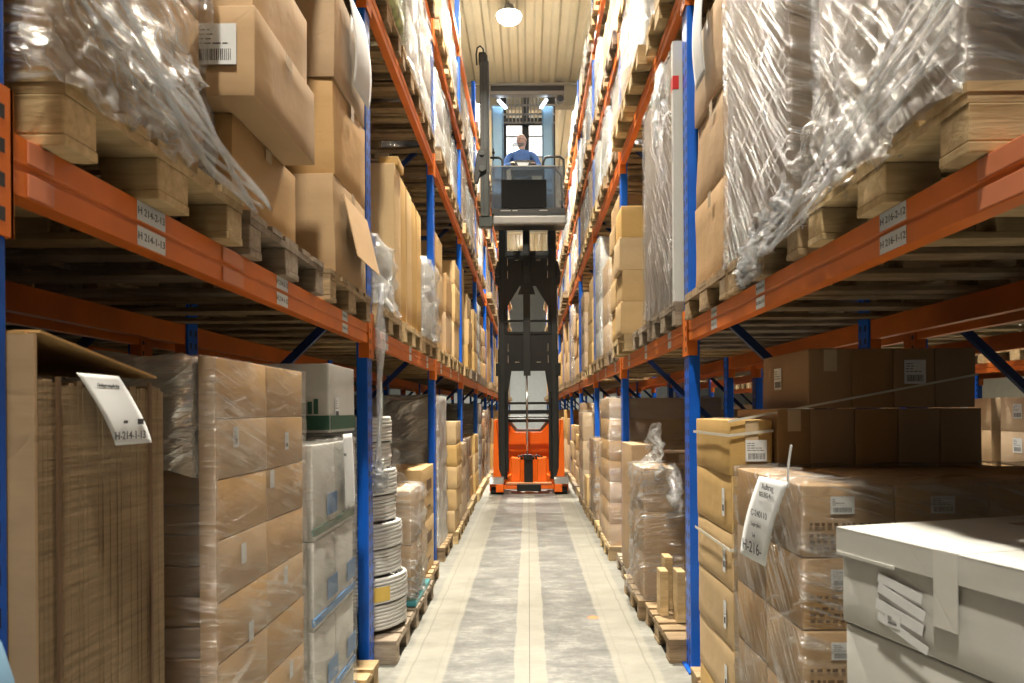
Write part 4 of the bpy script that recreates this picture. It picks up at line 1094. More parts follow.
wrapped(1, 4.3, 4.95, z, .9, 'brown cartons in pale film, near slot, second right bay, upper beam', front=.93, depth=1.0, cols=1, rows=2, layers=3, mat='card', film='film_w', seed=115, nu=20, nz=20)
z = pal(1, 1, 2, 1, 'wood_new', front=.82)
wrapped(1, 5.1, 5.85, z, 1.0, 'white cartons in shiny film, middle slot, second right bay, upper beam', front=.90, depth=1.0, cols=1, rows=2, layers=2, mat='card_w', film='film_w', seed=116, nu=24, nz=24, flare=.04)
z = pal(1, 1, 2, 2, 'wood_new', front=.83)
wrapped(1, 6.0, 6.66, z, .98, 'brown cartons in shiny film, far slot, second right bay, upper beam', front=.92, depth=1.0, cols=1, rows=2, layers=3, mat='card_p', film='film_w', seed=117, nu=24, nz=24)

# ---------- everything else, slot by slot
rg = random.Random(99)
HMAX = {0: 1.6, 1: 1.72, 2: 1.0, 3: .95, 4: .9}
styles = [('card', 'film', 'film-wrapped brown cartons'), ('card_w', 'film_w', 'white cartons in cloudy film'), ('card_y', None, 'honey-coloured cartons'), ('card', None, 'brown cartons'), ('card_p', 'film_thin', 'thin-wrapped tan cartons'), ('card_w', 'film', 'film-wrapped white cartons'), ('card_p', 'film_w', 'tan cartons in cloudy film')]
for s in (-1, 1):
    for b_ in range(0, NB):
        for l in range(5):
            for k in range(3):
                if (s, b_, l, k) in USED: continue
                if b_ == 0 and l >= 2: continue          # above the frame
                if b_ == 1 and l >= 3: continue
                if l == 4 and b_ < 4 and s < 0: continue
                if l == 4 and b_ < 2: continue
                if b_ <= 1 and l in (0, 1): continue
                if rg.random() < .04 and b_ > 2: continue
                ya, yb = slot_y(b_, k)
                mt, fm, look = rg.choice(styles)
                if l >= 2 and rg.random() < .55: mt, fm, look = rg.choice([styles[1], styles[5], styles[6], styles[0]])
                if l in (0, 1) and rg.random() < .35: mt, fm, look = rg.choice([styles[2], styles[3]])
                h = HMAX[l]*rg.uniform(.55, .95) if l in (0, 1) else HMAX[l]*rg.uniform(.75, 1.0)
                if l == 4: h *= rg.uniform(.6, .9)
                fr_ = (.87 if l == 0 else .90) + rg.uniform(-.02, .02)
                z = TOPS[s][l]+.001
                far = b_ >= 5
                yA = ya + rg.uniform(.03, .07); yB = yb - rg.uniform(0.04, .09)
                if not far:
                    pallet(s*(fr_+.58), ya+.4, z, f"added wooden pallet, {where(s, b_, l, k)}", rg.choice(['wood', 'wood_new', 'wood_new', 'wood_grey']), full=(b_ <= 2))
                zb = z+PH+.001
                nlay = max(2, round(h/.36))
                lab = f"{look}, {where(s, b_, l, k)}"
                if fm:
                    root = wrapped(s, yA, yB, zb, h, lab, front=fr_+.045, depth=.95, cols=1, rows=1, layers=nlay if not far else 2, mat=mt, film=fm, seed=rg.randrange(500), amp=.02, nu=(14 if b_ < 4 else 8), nz=(16 if b_ < 4 else 8), flare=.012, group='wrapped loads in the racks')
                    if far:
                        me = P_simple['wood'].data; po_ = place('pallet', me, root, (s*.0, 0, -PH-.001))
                elif not far:
                    root = empty('carton_load', (0, 0, 0), None, None)
                    bpy.data.objects.remove(root)
                    hh = [h/nlay]*nlay
                    stack(s, yA, yB, zb, hh, where(s, b_, l, k), front=fr_+.045, depth=.8, mat=mt, look={'card_y': 'honey carton'}.get(mt, 'brown carton'), tape='x' if b_ < 4 else None, jit=.02)
                else:
                    xc = s*(fr_+.5); root = empty('strapped_carton_load', (xc, (yA+yB)/2, zb), lab, 'carton load', 'carton loads in the far bays')
                    for q in range(2): place('carton', rbox_mesh(.95, yB-yA, round(h/2, 1)-.002, M[mt], .004, .006, q, 3), root, (0, 0, q*round(h/2, 1)))
                    place('pallet', P_simple['wood'].data, root, (0, 0, -PH-.001))

for s in (-1, 1):  # loads filling bays out of view, added to block lamp light
    for b_, levs in ((-1, (0, 1, 2, 3, 4)), (0, (2, 3, 4)), (1, (3, 4))):
        for l in levs:
            for k in range(3):
                if (s, b_, l, k) in USED: continue
                ya, yb = slot_y(b_, k); z = TOPS[s][l]+.001; fr_ = .89
                wh = where(s, b_, l, k) if b_ >= 0 else f"{SLOT[k]}, bay beside the camera, {SIDE[s]}, {LEV[l]}"
                pallet(s*(fr_+.6), ya+.4, z, f"added wooden pallet, {wh}", None, full=False)
                h = {0: 1.3, 1: 1.5, 2: .95, 3: .9, 4: .6}[l]
                root = empty('carton_load', (s*(fr_+.5), ya+.4, z+PH+.001), f"added brown carton load, {wh}", 'carton load', 'loads added to shade the nearest bays')
                for q in range(2): place('carton', rbox_mesh(.95, .76, h/2-.002, M['card'], .004, .006, q, 3), root, (0, 0, q*h/2))
# rear rows (glimpsed through the bays), left one filled gapless to block light
for s in (-1, 1):
    nm = {-1: 'row behind left rack', 1: 'row behind right rack'}[s]
    for b_ in range(0, 5):
        for l in (0, 1):
            for k in range(3):
                if s > 0 and rg.random() < .25: continue
                if s > 0 and b_ in (0, 1) and l == 0: continue
                ya, yb = slot_y(b_, k); z = TOPS[s][l]+.001
                pallet(s*(BB+.6), ya+.4, z, f"added wooden pallet, {SLOT[k]}, {ORD[b_]} bay, {nm}, {LEV[l]}", None, full=False)
                h = rg.uniform(.7, 1.4)
                xc = s*(BB+.55)
                if rg.random() < .0: pass
                root = empty('carton_load', (xc, ya+.4, z+PH+.001), f"shaded carton load, {SLOT[k]}, {ORD[b_]} bay, {nm}, {LEV[l]}", 'carton load', 'loads in the rear rows')
                hl = round(h/3, 2)
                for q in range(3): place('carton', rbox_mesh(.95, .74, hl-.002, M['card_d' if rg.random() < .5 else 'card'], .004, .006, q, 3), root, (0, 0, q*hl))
# cartons across the next aisle on the right
for b_ in range(1, 6):
    for l in (0, 1):
        for k in range(3):
            ya, yb = slot_y(b_, k); z = TOPS[1][l]+.001
            pallet((NX+.55), ya+.4, z, f"added wooden pallet, {SLOT[k]}, {ORD[b_]} bay, rack across right-hand aisle, {LEV[l]}", 'wood_new', full=False)
            root = empty('carton_load', (NX+.5, ya+.4, z+PH+.001), f"tan carton load, {SLOT[k]}, {ORD[b_]} bay, rack across right-hand aisle, {LEV[l]}", 'carton load', 'loads across the next aisle')
            for q in range(4 if l == 0 else 2):
                c_ = place('carton', rbox_mesh(.9, .74, .37, M['card_p'], .004, .006, q % 3, 3), root, (0, 0, q*.372))
                add_label(c_, (-.455, .1, .22), ROT['aisleR'], .14, .16, q)

# ================================================================== pale blue cloth stand-in for a person's sleeve, lower left edge
me = rbox_mesh(.34, .30, 1.27, M['bluecloth'], .012, .11, 2, 8)
o = bpy.data.objects.new('sleeve_stand_in', me); col.objects.link(o); o.location = (-.855, .83, 0); tag(o, 'pale blue cloth shape standing in for a sleeve, blurred lower left corner', 'cloth')

# ================================================================== TRUCK
TD = 12.35
K = TD/F
def tx(px): return (px-527.5)*K - .018
def tz(py): return CAMH + (VY-py)*K
TR = empty('order_picker_truck', (0, TD+.6, 0), 'orange high-reach warehouse truck with black mast and raised cab', 'forklift')
TO = (0, TD+.6, 0)
def tp(mb, name, mat, parent=None, smooth=False, bevel=0):
    return mb.build(name, M[mat], parent or TR, origin=TO, smooth=smooth, bevel=bevel)
y0 = TD
# chassis
b = MB()
b.prism([(-.64, .06), (.64, .06), (.64, 1.22), (.50, 1.34), (.42, 1.34), (.25, 1.12), (-.25, 1.12), (-.42, 1.34), (-.50, 1.34), (-.64, 1.22)], 'y', y0+1.0, y0+2.9)
body = tp(b, 'chassis', 'truck_orange', bevel=.02)
b = MB(); b.box(-.60, .60, y0+1.05, y0+2.8, 1.34, 1.42); b.box(-.40, .40, y0+.95, y0+1.4, 1.30, 1.38); tp(b, 'chassis_cover', 'black', bevel=.02)
for sx in (-1, 1):
    b = MB(); b.prism([(sx*.50, .28), (sx*.66, .28), (sx*.645, 1.36), (sx*.60, 1.36), (sx*.56, .9), (sx*.55, .45)], 'y', y0+.25, y0+1.0); tp(b, 'side_column', 'truck_orange', bevel=.01)
    arm = MB(); arm.box(sx*.46, sx*.60, y0, y0+1.1, .05, .20); arm.box(sx*.58, sx*.72, y0+.12, y0+1.1, .05, .20)
    ao = tp(arm, 'load_arm', 'truck_orange', bevel=.012)
    b = MB(); b.prism([(y0, .20), (y0+.5, .20), (y0+.5, .31), (y0+.12, .31)], 'x', sx*.46, sx*.72); tp(b, 'arm_cover', 'bumper', ao, bevel=.008)
    for wy in (y0+.16, y0+.55):
        w = MB(); w.tube([(sx*.475, wy, .075), (sx*.695, wy, .075)], .075, 20); tp(w, 'load_wheel', 'rubber', ao)
    b = MB(); b.prism([(sx*.16, .13), (sx*.31, .13), (sx*.33, .17), (sx*.33, .66), (sx*.16, .64)], 'y', y0+.35, y0+.62); tp(b, 'front_cover', 'truck_orange', bevel=.012)
    b = MB(); b.prism([(sx*.33, .13), (sx*.45, .13), (sx*.45, .25), (sx*.37, .32), (sx*.33, .32)], 'y', y0+.45, y0+.8); tp(b, 'side_cover', 'truck_orange', bevel=.01)
b = MB(); b.box(-.46, .46, y0+.22, y0+.32, .08, .16); b.box(-.40, -.22, y0+.16, y0+.24, .09, .15); b.box(.22, .40, y0+.16, y0+.24, .09, .15); tp(b, 'cross_member', 'truck_orange', bevel=.006)
b = MB(); b.box(-.42, .42, y0+.2, y0+.34, .17, .20); tp(b, 'amber_step', 'truck_pale', bevel=.004)
b = MB(); b.box(-.22, .22, y0+.14, y0+.24, .05, .18); b.box(-.09, .075, y0+.30, y0+.55, .13, .66); tp(b, 'cable_box', 'black', bevel=.01)
b = MB(); rnd = random.Random(8)
for i in range(8): xx = -.2+i*.055; b.tube([(xx, y0+.4, .62), (xx+.02, y0+.42, .68+.03*rnd.random()), (xx+.06, y0+.44, .66), (xx+.08, y0+.45, .61)], .014, 6)
tp(b, 'hydraulic_hoses', 'black', smooth=True)
# mast
MY = y0+.30
for sx in (-1, 1):
    b = MB(); b.box(sx*.435, sx*.53, MY, MY+.16, .25, 7.55); b.box(sx*.40, sx*.435, MY+.12, MY+.16, .25, 7.55); tp(b, 'outer_mast_channel', 'mastgrey', bevel=.004)
    b = MB(); b.box(sx*.375, sx*.43, MY+.02, MY+.12, .4, 7.4); tp(b, 'inner_mast_channel', 'black', bevel=.004)
    b = MB(); b.box(sx*.53, sx*.56, MY-.02, MY+.10, .30, 2.65); tp(b, 'mast_flange', 'black')
    b = MB(); b.tube([(sx*.545, MY+.03, tz(372)), (sx*.545, MY+.03, tz(284))], .018, 12); tp(b, 'lift_piston', 'chrome', smooth=True)
    b = MB(); b.prism([(sx*.52, tz(285)), (sx*.60, tz(280)), (sx*.60, tz(268)), (sx*.56, tz(258)), (sx*.52, tz(258))], 'y', MY-.05, MY+.06)
    b.tube([(sx*.56, MY-.08, tz(272)), (sx*.56, MY-.02, tz(272))], .05, 14); tp(b, 'pulley_bracket', 'black')
    b = MB(); b.box(sx*.51, sx*.60, MY-.03, MY+.08, tz(375), tz(362)); tp(b, 'clamp', 'black', bevel=.006)
    for (p0, p1) in ((tz(262), tz(255)), (tz(275), tz(268)), (tz(350), tz(342)), (tz(362), tz(354))):
        b = MB(); b.box(sx*.365, sx*.375, MY-.012, MY-.008, p0, p1); tp(b, 'rivet_strip', 'chrome')
def plate(zt, zb, zcut, cw):
    b = MB()
    b.prism([(-.44, zt), (.44, zt), (.44, zcut), (.37, zcut), (cw, zb), (-cw, zb), (-.37, zcut), (-.44, zcut)], 'y', MY, MY+.03)
    return tp(b, 'mast_plate', 'black')
plate(tz(247), tz(283), tz(303), .15)
plate(tz(331), tz(370), tz(392), .31)
b = MB()
for p_ in (251, 319, 331, 403): b.box(-.42, .42, MY-.02, MY+.03, tz(p_)-.022, tz(p_)+.022)
b.box(-.42, .42, MY+.0, MY+.05, tz(414), tz(410)-.0)
tp(b, 'mast_crossbar', 'black')
b = MB()
for (p_, w_) in ((256.5, .07), (361, .07)):
    for sx in (-1, 1): b.box(sx*.16, sx*.24, MY-.013, MY-.009, tz(p_)-.008, tz(p_)+.008)
for sx in (-1, 1): b.box(sx*.16, sx*.30, MY-.022, MY-.018, tz(250), tz(249))
tp(b, 'plate_slot', 'chrome')
b = MB(); b.box(-.085, .045, MY-.05, MY+.0, tz(375), 7.4); tp(b, 'centre_column', 'mastgrey', bevel=.005)
b = MB()
for i in range(14): zz = tz(272)+i*.055; b.box(-.085, .045, MY-.058, MY-.048, zz, zz+.02)
tp(b, 'chain_links', 'black')
b = MB(); b.prism([(-.18, tz(292)), (.14, tz(292)), (.07, tz(280)), (-.1, tz(280))], 'y', MY-.06, MY); b.tube([(-.02, MY-.07, tz(286)), (-.02, MY+.02, tz(286))], .06, 14); tp(b, 'chain_sheave', 'black')
b = MB(); b.tube([(-.028, MY-.03, tz(457)), (-.028, MY-.03, tz(374))], .02, 14); tp(b, 'centre_piston', 'chrome', smooth=True)
b = MB(); b.box(-.1, .06, MY-.05, MY+.03, .62, .72); tp(b, 'piston_foot', 'black', bevel=.01)

# cab (moves on the mast but is part of the truck)
CB = empty('cab', (0, 0, 0), None, None); CB.parent = TR
CY0 = y0-1.12; CY1 = y0+.22; K = CY0/F
def cp(mb, name, mat, smooth=False, bevel=0, parent=None):
    return mb.build(name, M[mat], parent or CB, origin=TO, smooth=smooth, bevel=bevel)
b = MB(); b.box(tx(494), tx(568), CY0-.05, CY0+.06, tz(225), tz(216)); cp(b, 'cab_bumper', 'bumper', bevel=.03)
b = MB(); b.box(tx(495), tx(567), CY0, CY0+.4, tz(224), tz(214)); b.box(tx(493), tx(567), CY0, CY0+.1, tz(214), tz(208)); b.box(tx(493), tx(567), CY0+.1, CY0+.85, tz(216), tz(213)); cp(b, 'cab_floor', 'black', bevel=.006)
b = MB()
for (xa, xb) in ((502, 512), (514, 519), (541, 549)): b.box(tx(xa), tx(xb), CY0-.004, CY0+.002, tz(211), tz(210))
cp(b, 'fork_notches', 'bumper')
b = MB(); b.prism([(CY0, tz(208)), (CY0+.012, tz(208)), (CY0-.073, tz(168)), (CY0-.085, tz(168))], 'x', tx(492.5), tx(566)); cp(b, 'front_glass', 'glass')
b = MB(); b.box(tx(492.5), tx(560), CY0-.09, CY0-.07, tz(168.3), tz(167.5)); cp(b, 'glass_edge', 'bumper')
b = MB(); b.prism([(CY0-.02, tz(208)), (CY0-.006, tz(208)), (CY0-.063, tz(181)), (CY0-.077, tz(181))], 'x', tx(503), tx(548)); cp(b, 'black_panel', 'plasticblack', bevel=.006)
b = MB()
b.tube([(tx(504), CY0, tz(208)), (tx(504.5), CY0, tz(168)), (tx(504), CY0, tz(160)), (tx(501), CY0, tz(157.5)), (tx(492), CY0, tz(157.5))], .02, 10)
cp(b, 'left_handrail', 'black', smooth=True)
b = MB()
b.tube([(tx(545), CY0, tz(181)), (tx(545), CY0, tz(163)), (tx(547), CY0, tz(158)), (tx(551), CY0, tz(157)), (tx(562), CY0, tz(157)), (tx(565.5), CY0, tz(160)), (tx(566), CY0, tz(170)), (tx(565), CY0, tz(182))], .02, 10)
b.tube([(tx(545), CY0+.01, tz(167.5)), (tx(556), CY0+.01, tz(167.5)), (tx(563), CY0+.01, tz(176)), (tx(564), CY0+.01, tz(208))], .016, 10)
cp(b, 'right_handrail', 'black', smooth=True)
b = MB(); b.prism([(tx(512), tz(168)), (tx(540), tz(168)), (tx(537), tz(158)), (tx(534), tz(157)), (tx(518), tz(157)), (tx(515), tz(158))], 'y', CY0+.12, CY0+.40); cp(b, 'console', 'black', bevel=.015)
b = MB(); b.prism([(tx(518.5), tz(160)), (tx(531), tz(160)), (tx(529), tz(164)), (tx(520.5), tz(164))], 'y', CY0+.105, CY0+.12); cp(b, 'console_plate', 'paper')
b = MB(); b.box(tx(538), tx(545), CY0+.12, CY0+.4, tz(168), tz(162)); cp(b, 'armrest', 'black', bevel=.02)
b = MB(); b.tube([(tx(495), CY0+.1, tz(158)), (tx(495), CY0+.1, tz(146))], .012, 8); b.tube([(tx(493.5), CY0+.1, tz(150)), (tx(496.5), CY0+.1, tz(150))], .02, 8); cp(b, 'antenna', 'black')
# pillars
for (xa, xb) in ((492.5, 505), (544.5, 556.5)):
    b = MB(); b.box(tx(xa), tx(xb), CY0+.35, CY0+.42, tz(208), tz(96)); cp(b, 'side_pillar', 'cabblue', bevel=.03)
for (xa, xb) in ((492.5, 494.5), (554.5, 556.5)):
    b = MB(); b.box(tx(xa), tx(xb), CY0+.40, CY1, tz(168), tz(97)); cp(b, 'side_wall', 'cabblue')
    b = MB(); b.box(tx(xa), tx(xb), CY0+.40, CY1, tz(208), tz(168)); cp(b, 'side_wall', 'black')
# roof
b = MB(); b.box(tx(492), tx(567), CY0-.02, CY0+.10, tz(95), tz(91.2)); b.box(tx(492), tx(567), CY0-.02, CY0+.10, tz(86), tz(84)); cp(b, 'roof_rail', 'bumper', bevel=.008)
b = MB(); b.box(tx(493), tx(566.5), CY0, CY0+.08, tz(91.2), tz(86)); cp(b, 'roof_channel', 'black')
b = MB()
for i in range(9): xx = tx(509+i*4); b.bar((xx, CY0+.08, tz(90)), (xx, CY1, tz(90)), .022, .03)
for i in range(4): b.bar((tx(492), CY0+.2+i*.36, tz(90)), (tx(560), CY0+.2+i*.36, tz(90)), .03, .03)
cp(b, 'overhead_guard', 'bumper')
for sx, (xa, xb) in ((-1, (497, 503)), (1, (547, 553))):
    qy = CY0+.33; qx = 508 if sx < 0 else 543
    b = MB(); b.bar((tx(500.5 if sx < 0 else 549), CY0+.10, tz(97)), ((qx-VX)*qy/F, qy, CAMH+(VY-108)*qy/F), .05, .03); cp(b, 'led_tube', 'led')
b = MB(); b.tube([(tx(562.5), CY0+.05, tz(99.5)), (tx(562.5), CY0-.03, tz(99.5))], .075, 18); cp(b, 'work_lamp', 'bumper', bevel=.01)
b = MB(); b.tube([(tx(562.5), CY0-.035, tz(99.5)), (tx(562.5), CY0-.03, tz(99.5))], .055, 18); cp(b, 'lamp_lens', 'glass')
# rear frame of cab
b = MB(); b.box(tx(492.5), tx(556.5), CY1-.05, CY1, tz(168), tz(160)); b.box(tx(492.5), tx(556.5), CY1-.05, CY1, tz(92), tz(84)); b.box(tx(492.5), tx(497), CY1-.05, CY1, tz(160), tz(92)); b.box(tx(552), tx(556.5), CY1-.05, CY1, tz(160), tz(92)); cp(b, 'rear_frame', 'mastgrey', bevel=.005)
b = MB(); b.box(tx(508), tx(547), CY0+.95, CY1-.06, tz(200), tz(176)); cp(b, 'seat', 'black', bevel=.04)
# auxiliary mast and turret at left
b = MB(); b.box(tx(482.5), tx(490.5), CY0-.12, CY0+.04, tz(218), tz(58)); cp(b, 'side_mast', 'mastgreen', bevel=.01)
b = MB(); b.box(tx(485), tx(487), CY0-.13, CY0-.115, tz(214), tz(64)); b.box(tx(490), tx(491.5), CY0-.1, CY0-.0, tz(218), tz(64)); cp(b, 'mast_rail', 'mastgrey')
b = MB(); b.box(tx(481.5), tx(489.5), CY0-.13, CY0+.05, tz(66), tz(55)); cp(b, 'mast_head', 'black', bevel=.03)
b = MB(); b.tube([(tx(479.5), CY0-.04, tz(66)), (tx(479), CY0-.04, tz(55)), (tx(480), CY0-.04, tz(49)), (tx(483), CY0-.04, tz(47)), (tx(486), CY0-.04, tz(50)), (tx(486.5), CY0-.04, tz(57))], .014, 8); cp(b, 'hose_loop', 'black', smooth=True)
b = MB(); b.prism([(tx(483), tz(152)), (tx(489), tz(152)), (tx(489), tz(174)), (tx(484), tz(174)), (tx(480), tz(186)), (tx(477), tz(186)), (tx(476), tz(180)), (tx(478), tz(166)), (tx(480), tz(155))], 'y', CY0-.17, CY0-.10); cp(b, 'turret_bracket', 'black', bevel=.008)
b = MB(); b.tube([(tx(484.5), CY0-.16, tz(157)), (tx(484.5), CY0-.20, tz(157))], .04, 12); b.tube([(tx(484.5), CY0-.16, tz(172)), (tx(484.5), CY0-.20, tz(172))], .05, 12); cp(b, 'pivot_pin', 'mastgreen')
b = MB(); b.box(tx(481), tx(494), CY0-.1, CY0+.05, tz(228), tz(217)); cp(b, 'mast_foot', 'mastgreen', bevel=.01)

# ------------------------------------------------------------------ operator
PX, PY, PZ = (523.5-VX)*(CY0+.55)/F, CY0+.55, tz(213.9)   # cab floor under the operator
OP = empty('person', (PX, PY, PZ), 'bald bearded person in blue sweater and glasses standing in the raised cab', 'person')
def skin_body(name, joints, edges, mat, parent, sub=2):
    me = bpy.data.meshes.new(name); me.from_pydata([j[:3] for j in joints], edges, [])
    o = bpy.data.objects.new(name, me); col.objects.link(o); o.parent = parent; me.materials.append(mat)
    sk_ = o.modifiers.new('skin', 'SKIN'); sk_.use_smooth_shade = True
    if not me.skin_vertices: 
        me.attributes
    layer = me.skin_vertices[0].data if me.skin_vertices else None
    if layer is None:
        bm = bmesh.new(); bm.from_mesh(me); bm.verts.layers.skin.verify(); bm.to_mesh(me); bm.free(); layer = me.skin_vertices[0].data
    for i, j in enumerate(joints):
        r_ = j[3]; layer[i].radius = r_ if isinstance(r_, tuple) else (r_, r_)
        layer[i].use_root = (i == 0)
    s_ = o.modifiers.new('sub', 'SUBSURF'); s_.levels = sub; s_.render_levels = sub
    return o
# seated pose: pelvis at seat height; head top at py=135
HT = CAMH + (VY-134.5)*PY/F - PZ     # head top above cab floor
sh_z = HT - .33; pel = HT*.5
J = [(0, .10, pel, (.16, .12)), (0, .09, pel+.16, (.15, .11)), (0, .04, sh_z-.18, (.18, .12)), (0, .02, sh_z-.03, (.16, .10)), (0, .01, sh_z+.06, (.06, .06)),
     (-.21, .02, sh_z-.04, .078), (-.30, -.06, sh_z-.27, .058), (-.16, -.32, sh_z-.30, .042),
     (.21, .02, sh_z-.04, .078), (.31, -.05, sh_z-.27, .058), (.20, -.30, sh_z-.30, .042)]
E = [(0,1),(1,2),(2,3),(3,4),(3,5),(5,6),(6,7),(3,8),(8,9),(9,10)]
skin_body('sweater', J, E, M['sweater'], OP)
Lg = [(0, .10, pel, .13), (-.09, .09, pel-.06, .10), (-.12, .05, pel*.53, .068), (-.13, .09, .10, .048), (-.14, -.05, .05, .042),
      (.09, .09, pel-.06, .10), (.12, .05, pel*.53, .068), (.13, .09, .10, .048), (.14, -.05, .05, .042)]
skin_body('trousers', Lg, [(0,1),(1,2),(2,3),(3,4),(0,5),(5,6),(6,7),(7,8)], M['trousers'], OP)
for sx, (hx, hy, hz) in ((-1, (-.16, -.33, sh_z-.30)), (1, (.20, -.31, sh_z-.30))):
    hn = empty('hand', (0, 0, 0), None, None); hn.parent = OP
    skin_body('palm', [(hx, hy, hz, .034), (hx-sx*.01, hy-.05, hz-.005, (.042, .022)), (hx-sx*.012, hy-.09, hz-.008, (.040, .018))], [(0,1),(1,2)], M['skin'], hn, 1)
    for k, ln in enumerate((.062, .075, .07, .055)):
        ox = hx-sx*.012 + (k-1.5)*.020
        skin_body('finger', [(ox, hy-.085, hz-.006, .010), (ox, hy-.085-ln*.6, hz-.012, .009), (ox, hy-.085-ln, hz-.035, .008)], [(0,1),(1,2)], M['skin'], hn, 1)
    skin_body('thumb', [(hx-sx*.03, hy-.03, hz, .011), (hx-sx*.058, hy-.06, hz+.004, .010), (hx-sx*.062, hy-.09, hz-.004, .009)], [(0,1),(1,2)], M['skin'], hn, 1)
# head: lathe-like displaced sphere looking to the left of the picture
bm = bmesh.new(); bmesh.ops.create_uvsphere(bm, u_segments=32, v_segments=24, radius=1)
for v in bm.verts:
    p = v.co.copy(); x_, y_, z_ = p
    w = .076; d = .098; h = .125
    # forward is -y
    if z_ < 0: w *= 1 + .28*z_*(1 if y_ > 0 else 1); d *= 1 + .10*z_
    q = Vector((x_*w, y_*d, z_*h))
    if y_ < -.3 and -.75 < z_ < .1: q.y -= .006
    g = math.exp(-((x_/.13)**2) - ((z_+.12)/.20)**2) if y_ < 0 else 0      # nose
    q.y -= .026*g
    g = math.exp(-((abs(x_)-.38)/.14)**2 - ((z_-.08)/.10)**2) if y_ < 0 else 0   # eye sockets
    q.y += .010*g
    g = math.exp(-(x_/.4)**2 - ((z_-.24)/.10)**2) if y_ < 0 else 0; q.y -= .005*g   # brow
    g = math.exp(-(x_/.3)**2 - ((z_+.62)/.10)**2) if y_ < 0 else 0; q.y -= .006*g   # lips / chin
    g = math.exp(-(x_/.35)**2 - ((z_+.50)/.035)**2) if y_ < 0 else 0; q.y += .005*g
    v.co = q
for f in bm.faces: f.smooth = True
me = bpy.data.meshes.new('head'); bm.to_mesh(me); bm.free(); me.materials.append(M['skin']); me.materials.append(M['beard'])
for p_ in me.polygons:
    c = p_.center
    if c.z < -.052 and c.y < -.015 and not (abs(c.x) < .022 and -.075 < c.z < -.058): p_.material_index = 1
hd = bpy.data.objects.new('head', me); col.objects.link(hd); hd.parent = OP; hd.location = (0, -.02, HT-.125); hd.rotation_euler = (R(6), 0, R(-38))
for sx in (-1, 1):
    e = MB(); e.tube([(sx*.074, .008, .022), (sx*.086, .014, .012), (sx*.086, .014, -.012), (sx*.073, .008, -.03)], [.008, .013, .011, .006], 8); e.build('ear', M['skin'], hd, smooth=True)
    e = MB(); e.tube([(sx*.03, -.084, .010), (sx*.03, -.090, .010)], .009, 10); e.build('eye', M['paper'], hd)
    e = MB(); e.tube([(sx*.03, -.0895, .010), (sx*.03, -.092, .010)], .005, 10); e.build('pupil', M['ink'], hd)
e = MB()
for sx in (-1, 1):
    e.tube([(sx*.032+.024*math.cos(t*math.pi/8), -.104+.012*abs(math.cos(t*math.pi/8))**2*0, .010+.016*math.sin(t*math.pi/8)) for t in range(17)], .0022, 5)
    e.tube([(sx*.056, -.102, .014), (sx*.074, -.05, .016), (sx*.080, .01, .018)], .0022, 5)
e.tube([(-.010, -.106, .014), (.010, -.106, .014)], .0022, 5)
e.build('glasses', M['ink'], hd)
nk = MB(); nk.tube([(0, .02, sh_z-.02), (0, .0, sh_z+.08), (0, -.01, sh_z+.16)], [.066, .056, .056], 16); nk.build('neck', M['skin'], OP, smooth=True)
cl = MB(); cl.tube([(0, .025, sh_z+.0), (0, .02, sh_z+.055)], [.10, .075], 16); cl.build('collar', M['collar'], OP, smooth=True)

# ================================================================== LIGHTS
def lamp(x, y, z, power, n, vis=True):
    r_ = empty('high_bay_pendant_lamp', (x, y, z), n, 'ceiling lamp', 'high bay lamps')
    b = MB(); b.tube([(0, 0, .06), (0, 0, .20)], [.14, .09], 18); b.build('housing', M['lampcase'], r_, smooth=False)
    b = MB(); b.tube([(0, 0, .0), (0, 0, .06)], [.26, .15], 24); b.build('reflector', M['lampcase'], r_)
    b = MB(); b.tube([(0, 0, -.12), (0, 0, -.10), (0, 0, -.05), (0, 0, .0)], [.08, .17, .23, .24], 24); b.build('lamp_glass', M['lampglow'], r_)
    b = MB(); b.tube([(0, 0, .2), (0, 0, ZC-z)], .008, 6); b.build('suspension_cable', M['black'], r_)
    ld = bpy.data.lights.new('high_bay_light', 'AREA'); ld.shape = 'DISK'; ld.size = .34; ld.energy = power; ld.color = (1, .935, .79); ld.spread = R(125)
    lo_ = bpy.data.objects.new('high_bay_light', ld); col.objects.link(lo_); lo_.location = (x, y, z-.14)
ys = [-7.2, -.4, 6.5, 13.45, 20.4, 27.3, 34.2]
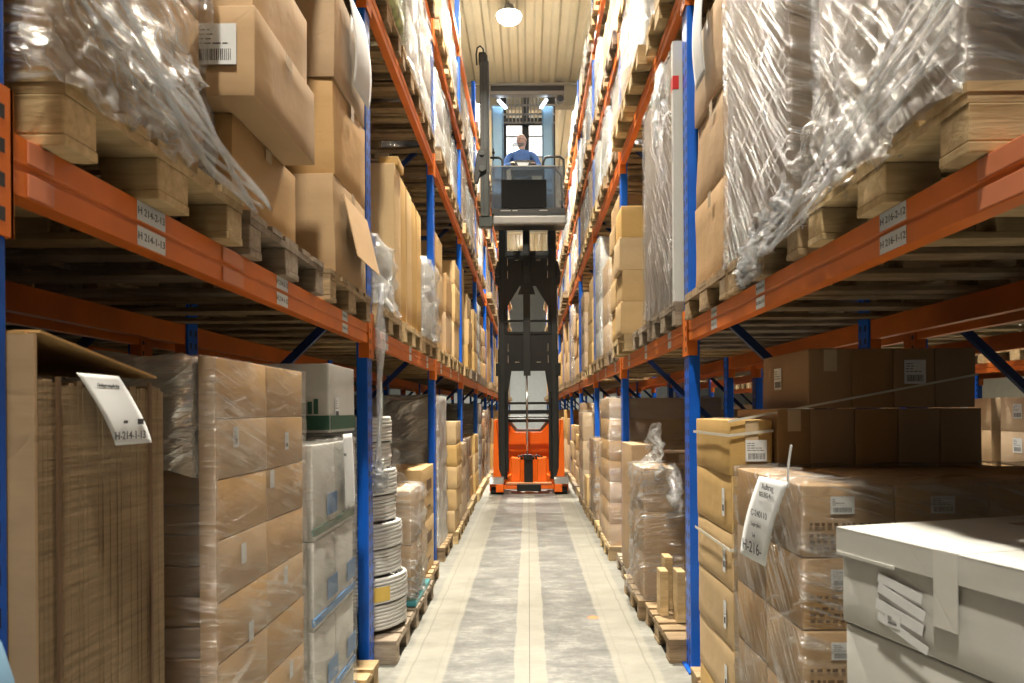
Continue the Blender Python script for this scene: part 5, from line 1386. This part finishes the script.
for i, y in enumerate(ys):
    if i: lamp(-.33, y, 9.3, 480 if i == 1 else 880, f"{'bright round high bay lamp seen above the truck' if i == 3 else ['', 'high bay lamp over the camera', 'high bay lamp over second bay', '', 'high bay lamp over the truck body', 'second lamp beyond the truck', 'third lamp beyond the truck', 'fourth lamp beyond the truck', 'last lamp before the far wall'][i]}")
for i, y in enumerate((6.5, 10, 14)):
    lamp(4.3, y, 9.3, 450, f"high bay lamp over the right-hand aisle, {['nearest', 'middle', 'farthest'][i]} one")
    if 0: lamp(-4.3, y, 9.3, 120, f"high bay lamp over the left-hand aisle, {['nearest', 'middle', 'farthest'][i]} one")
# cab tube light
for px_ in (500, 550):
    ld = bpy.data.lights.new('cab_light', 'AREA'); ld.size = .3; ld.energy = 1.0; ld.color = (.6, .8, 1)
    lo_ = bpy.data.objects.new('cab_light', ld); col.objects.link(lo_); lo_.location = (tx(px_), CY0+.25, tz(96.5))

w = bpy.data.worlds.new('World'); sc.world = w; w.use_nodes = True
w.node_tree.nodes['Background'].inputs[0].default_value = (.9, .93, 1, 1); w.node_tree.nodes['Background'].inputs[1].default_value = .3

# remove prototypes
for d in (P_full, P_simple):
    for o in d.values():
        for ch in KIDS.get(o.name, []): bpy.data.objects.remove(ch)
        bpy.data.objects.remove(o)

# ================================================================== CAMERA
cd = bpy.data.cameras.new('Camera'); cam = bpy.data.objects.new('Camera', cd); col.objects.link(cam)
cd.sensor_width = 36; cd.lens = 36*F/1024; cam.location = (0, 0, CAMH)
roll = -.007
cam.rotation_euler = (Matrix.Rotation(R(90), 4, 'X') @ Matrix.Rotation(roll, 4, 'Z')).to_euler()
cd.shift_x = -(VX-512)/1024; cd.shift_y = (VY-341.5)/1024
cd.dof.use_dof = True; cd.dof.focus_distance = 8.5; cd.dof.aperture_fstop = 7.1
cd.clip_end = 200; cd.clip_start = .05
sc.camera = cam
sc.view_settings.view_transform = 'Standard'; sc.view_settings.look = 'None'; sc.view_settings.gamma = 1
sc.view_settings.use_curve_mapping = False
sc.view_settings.exposure = -0.05
sc.cycles.use_denoising = True
sc.cycles.max_bounces = 10; sc.cycles.transparent_max_bounces = 24; sc.cycles.diffuse_bounces = 1
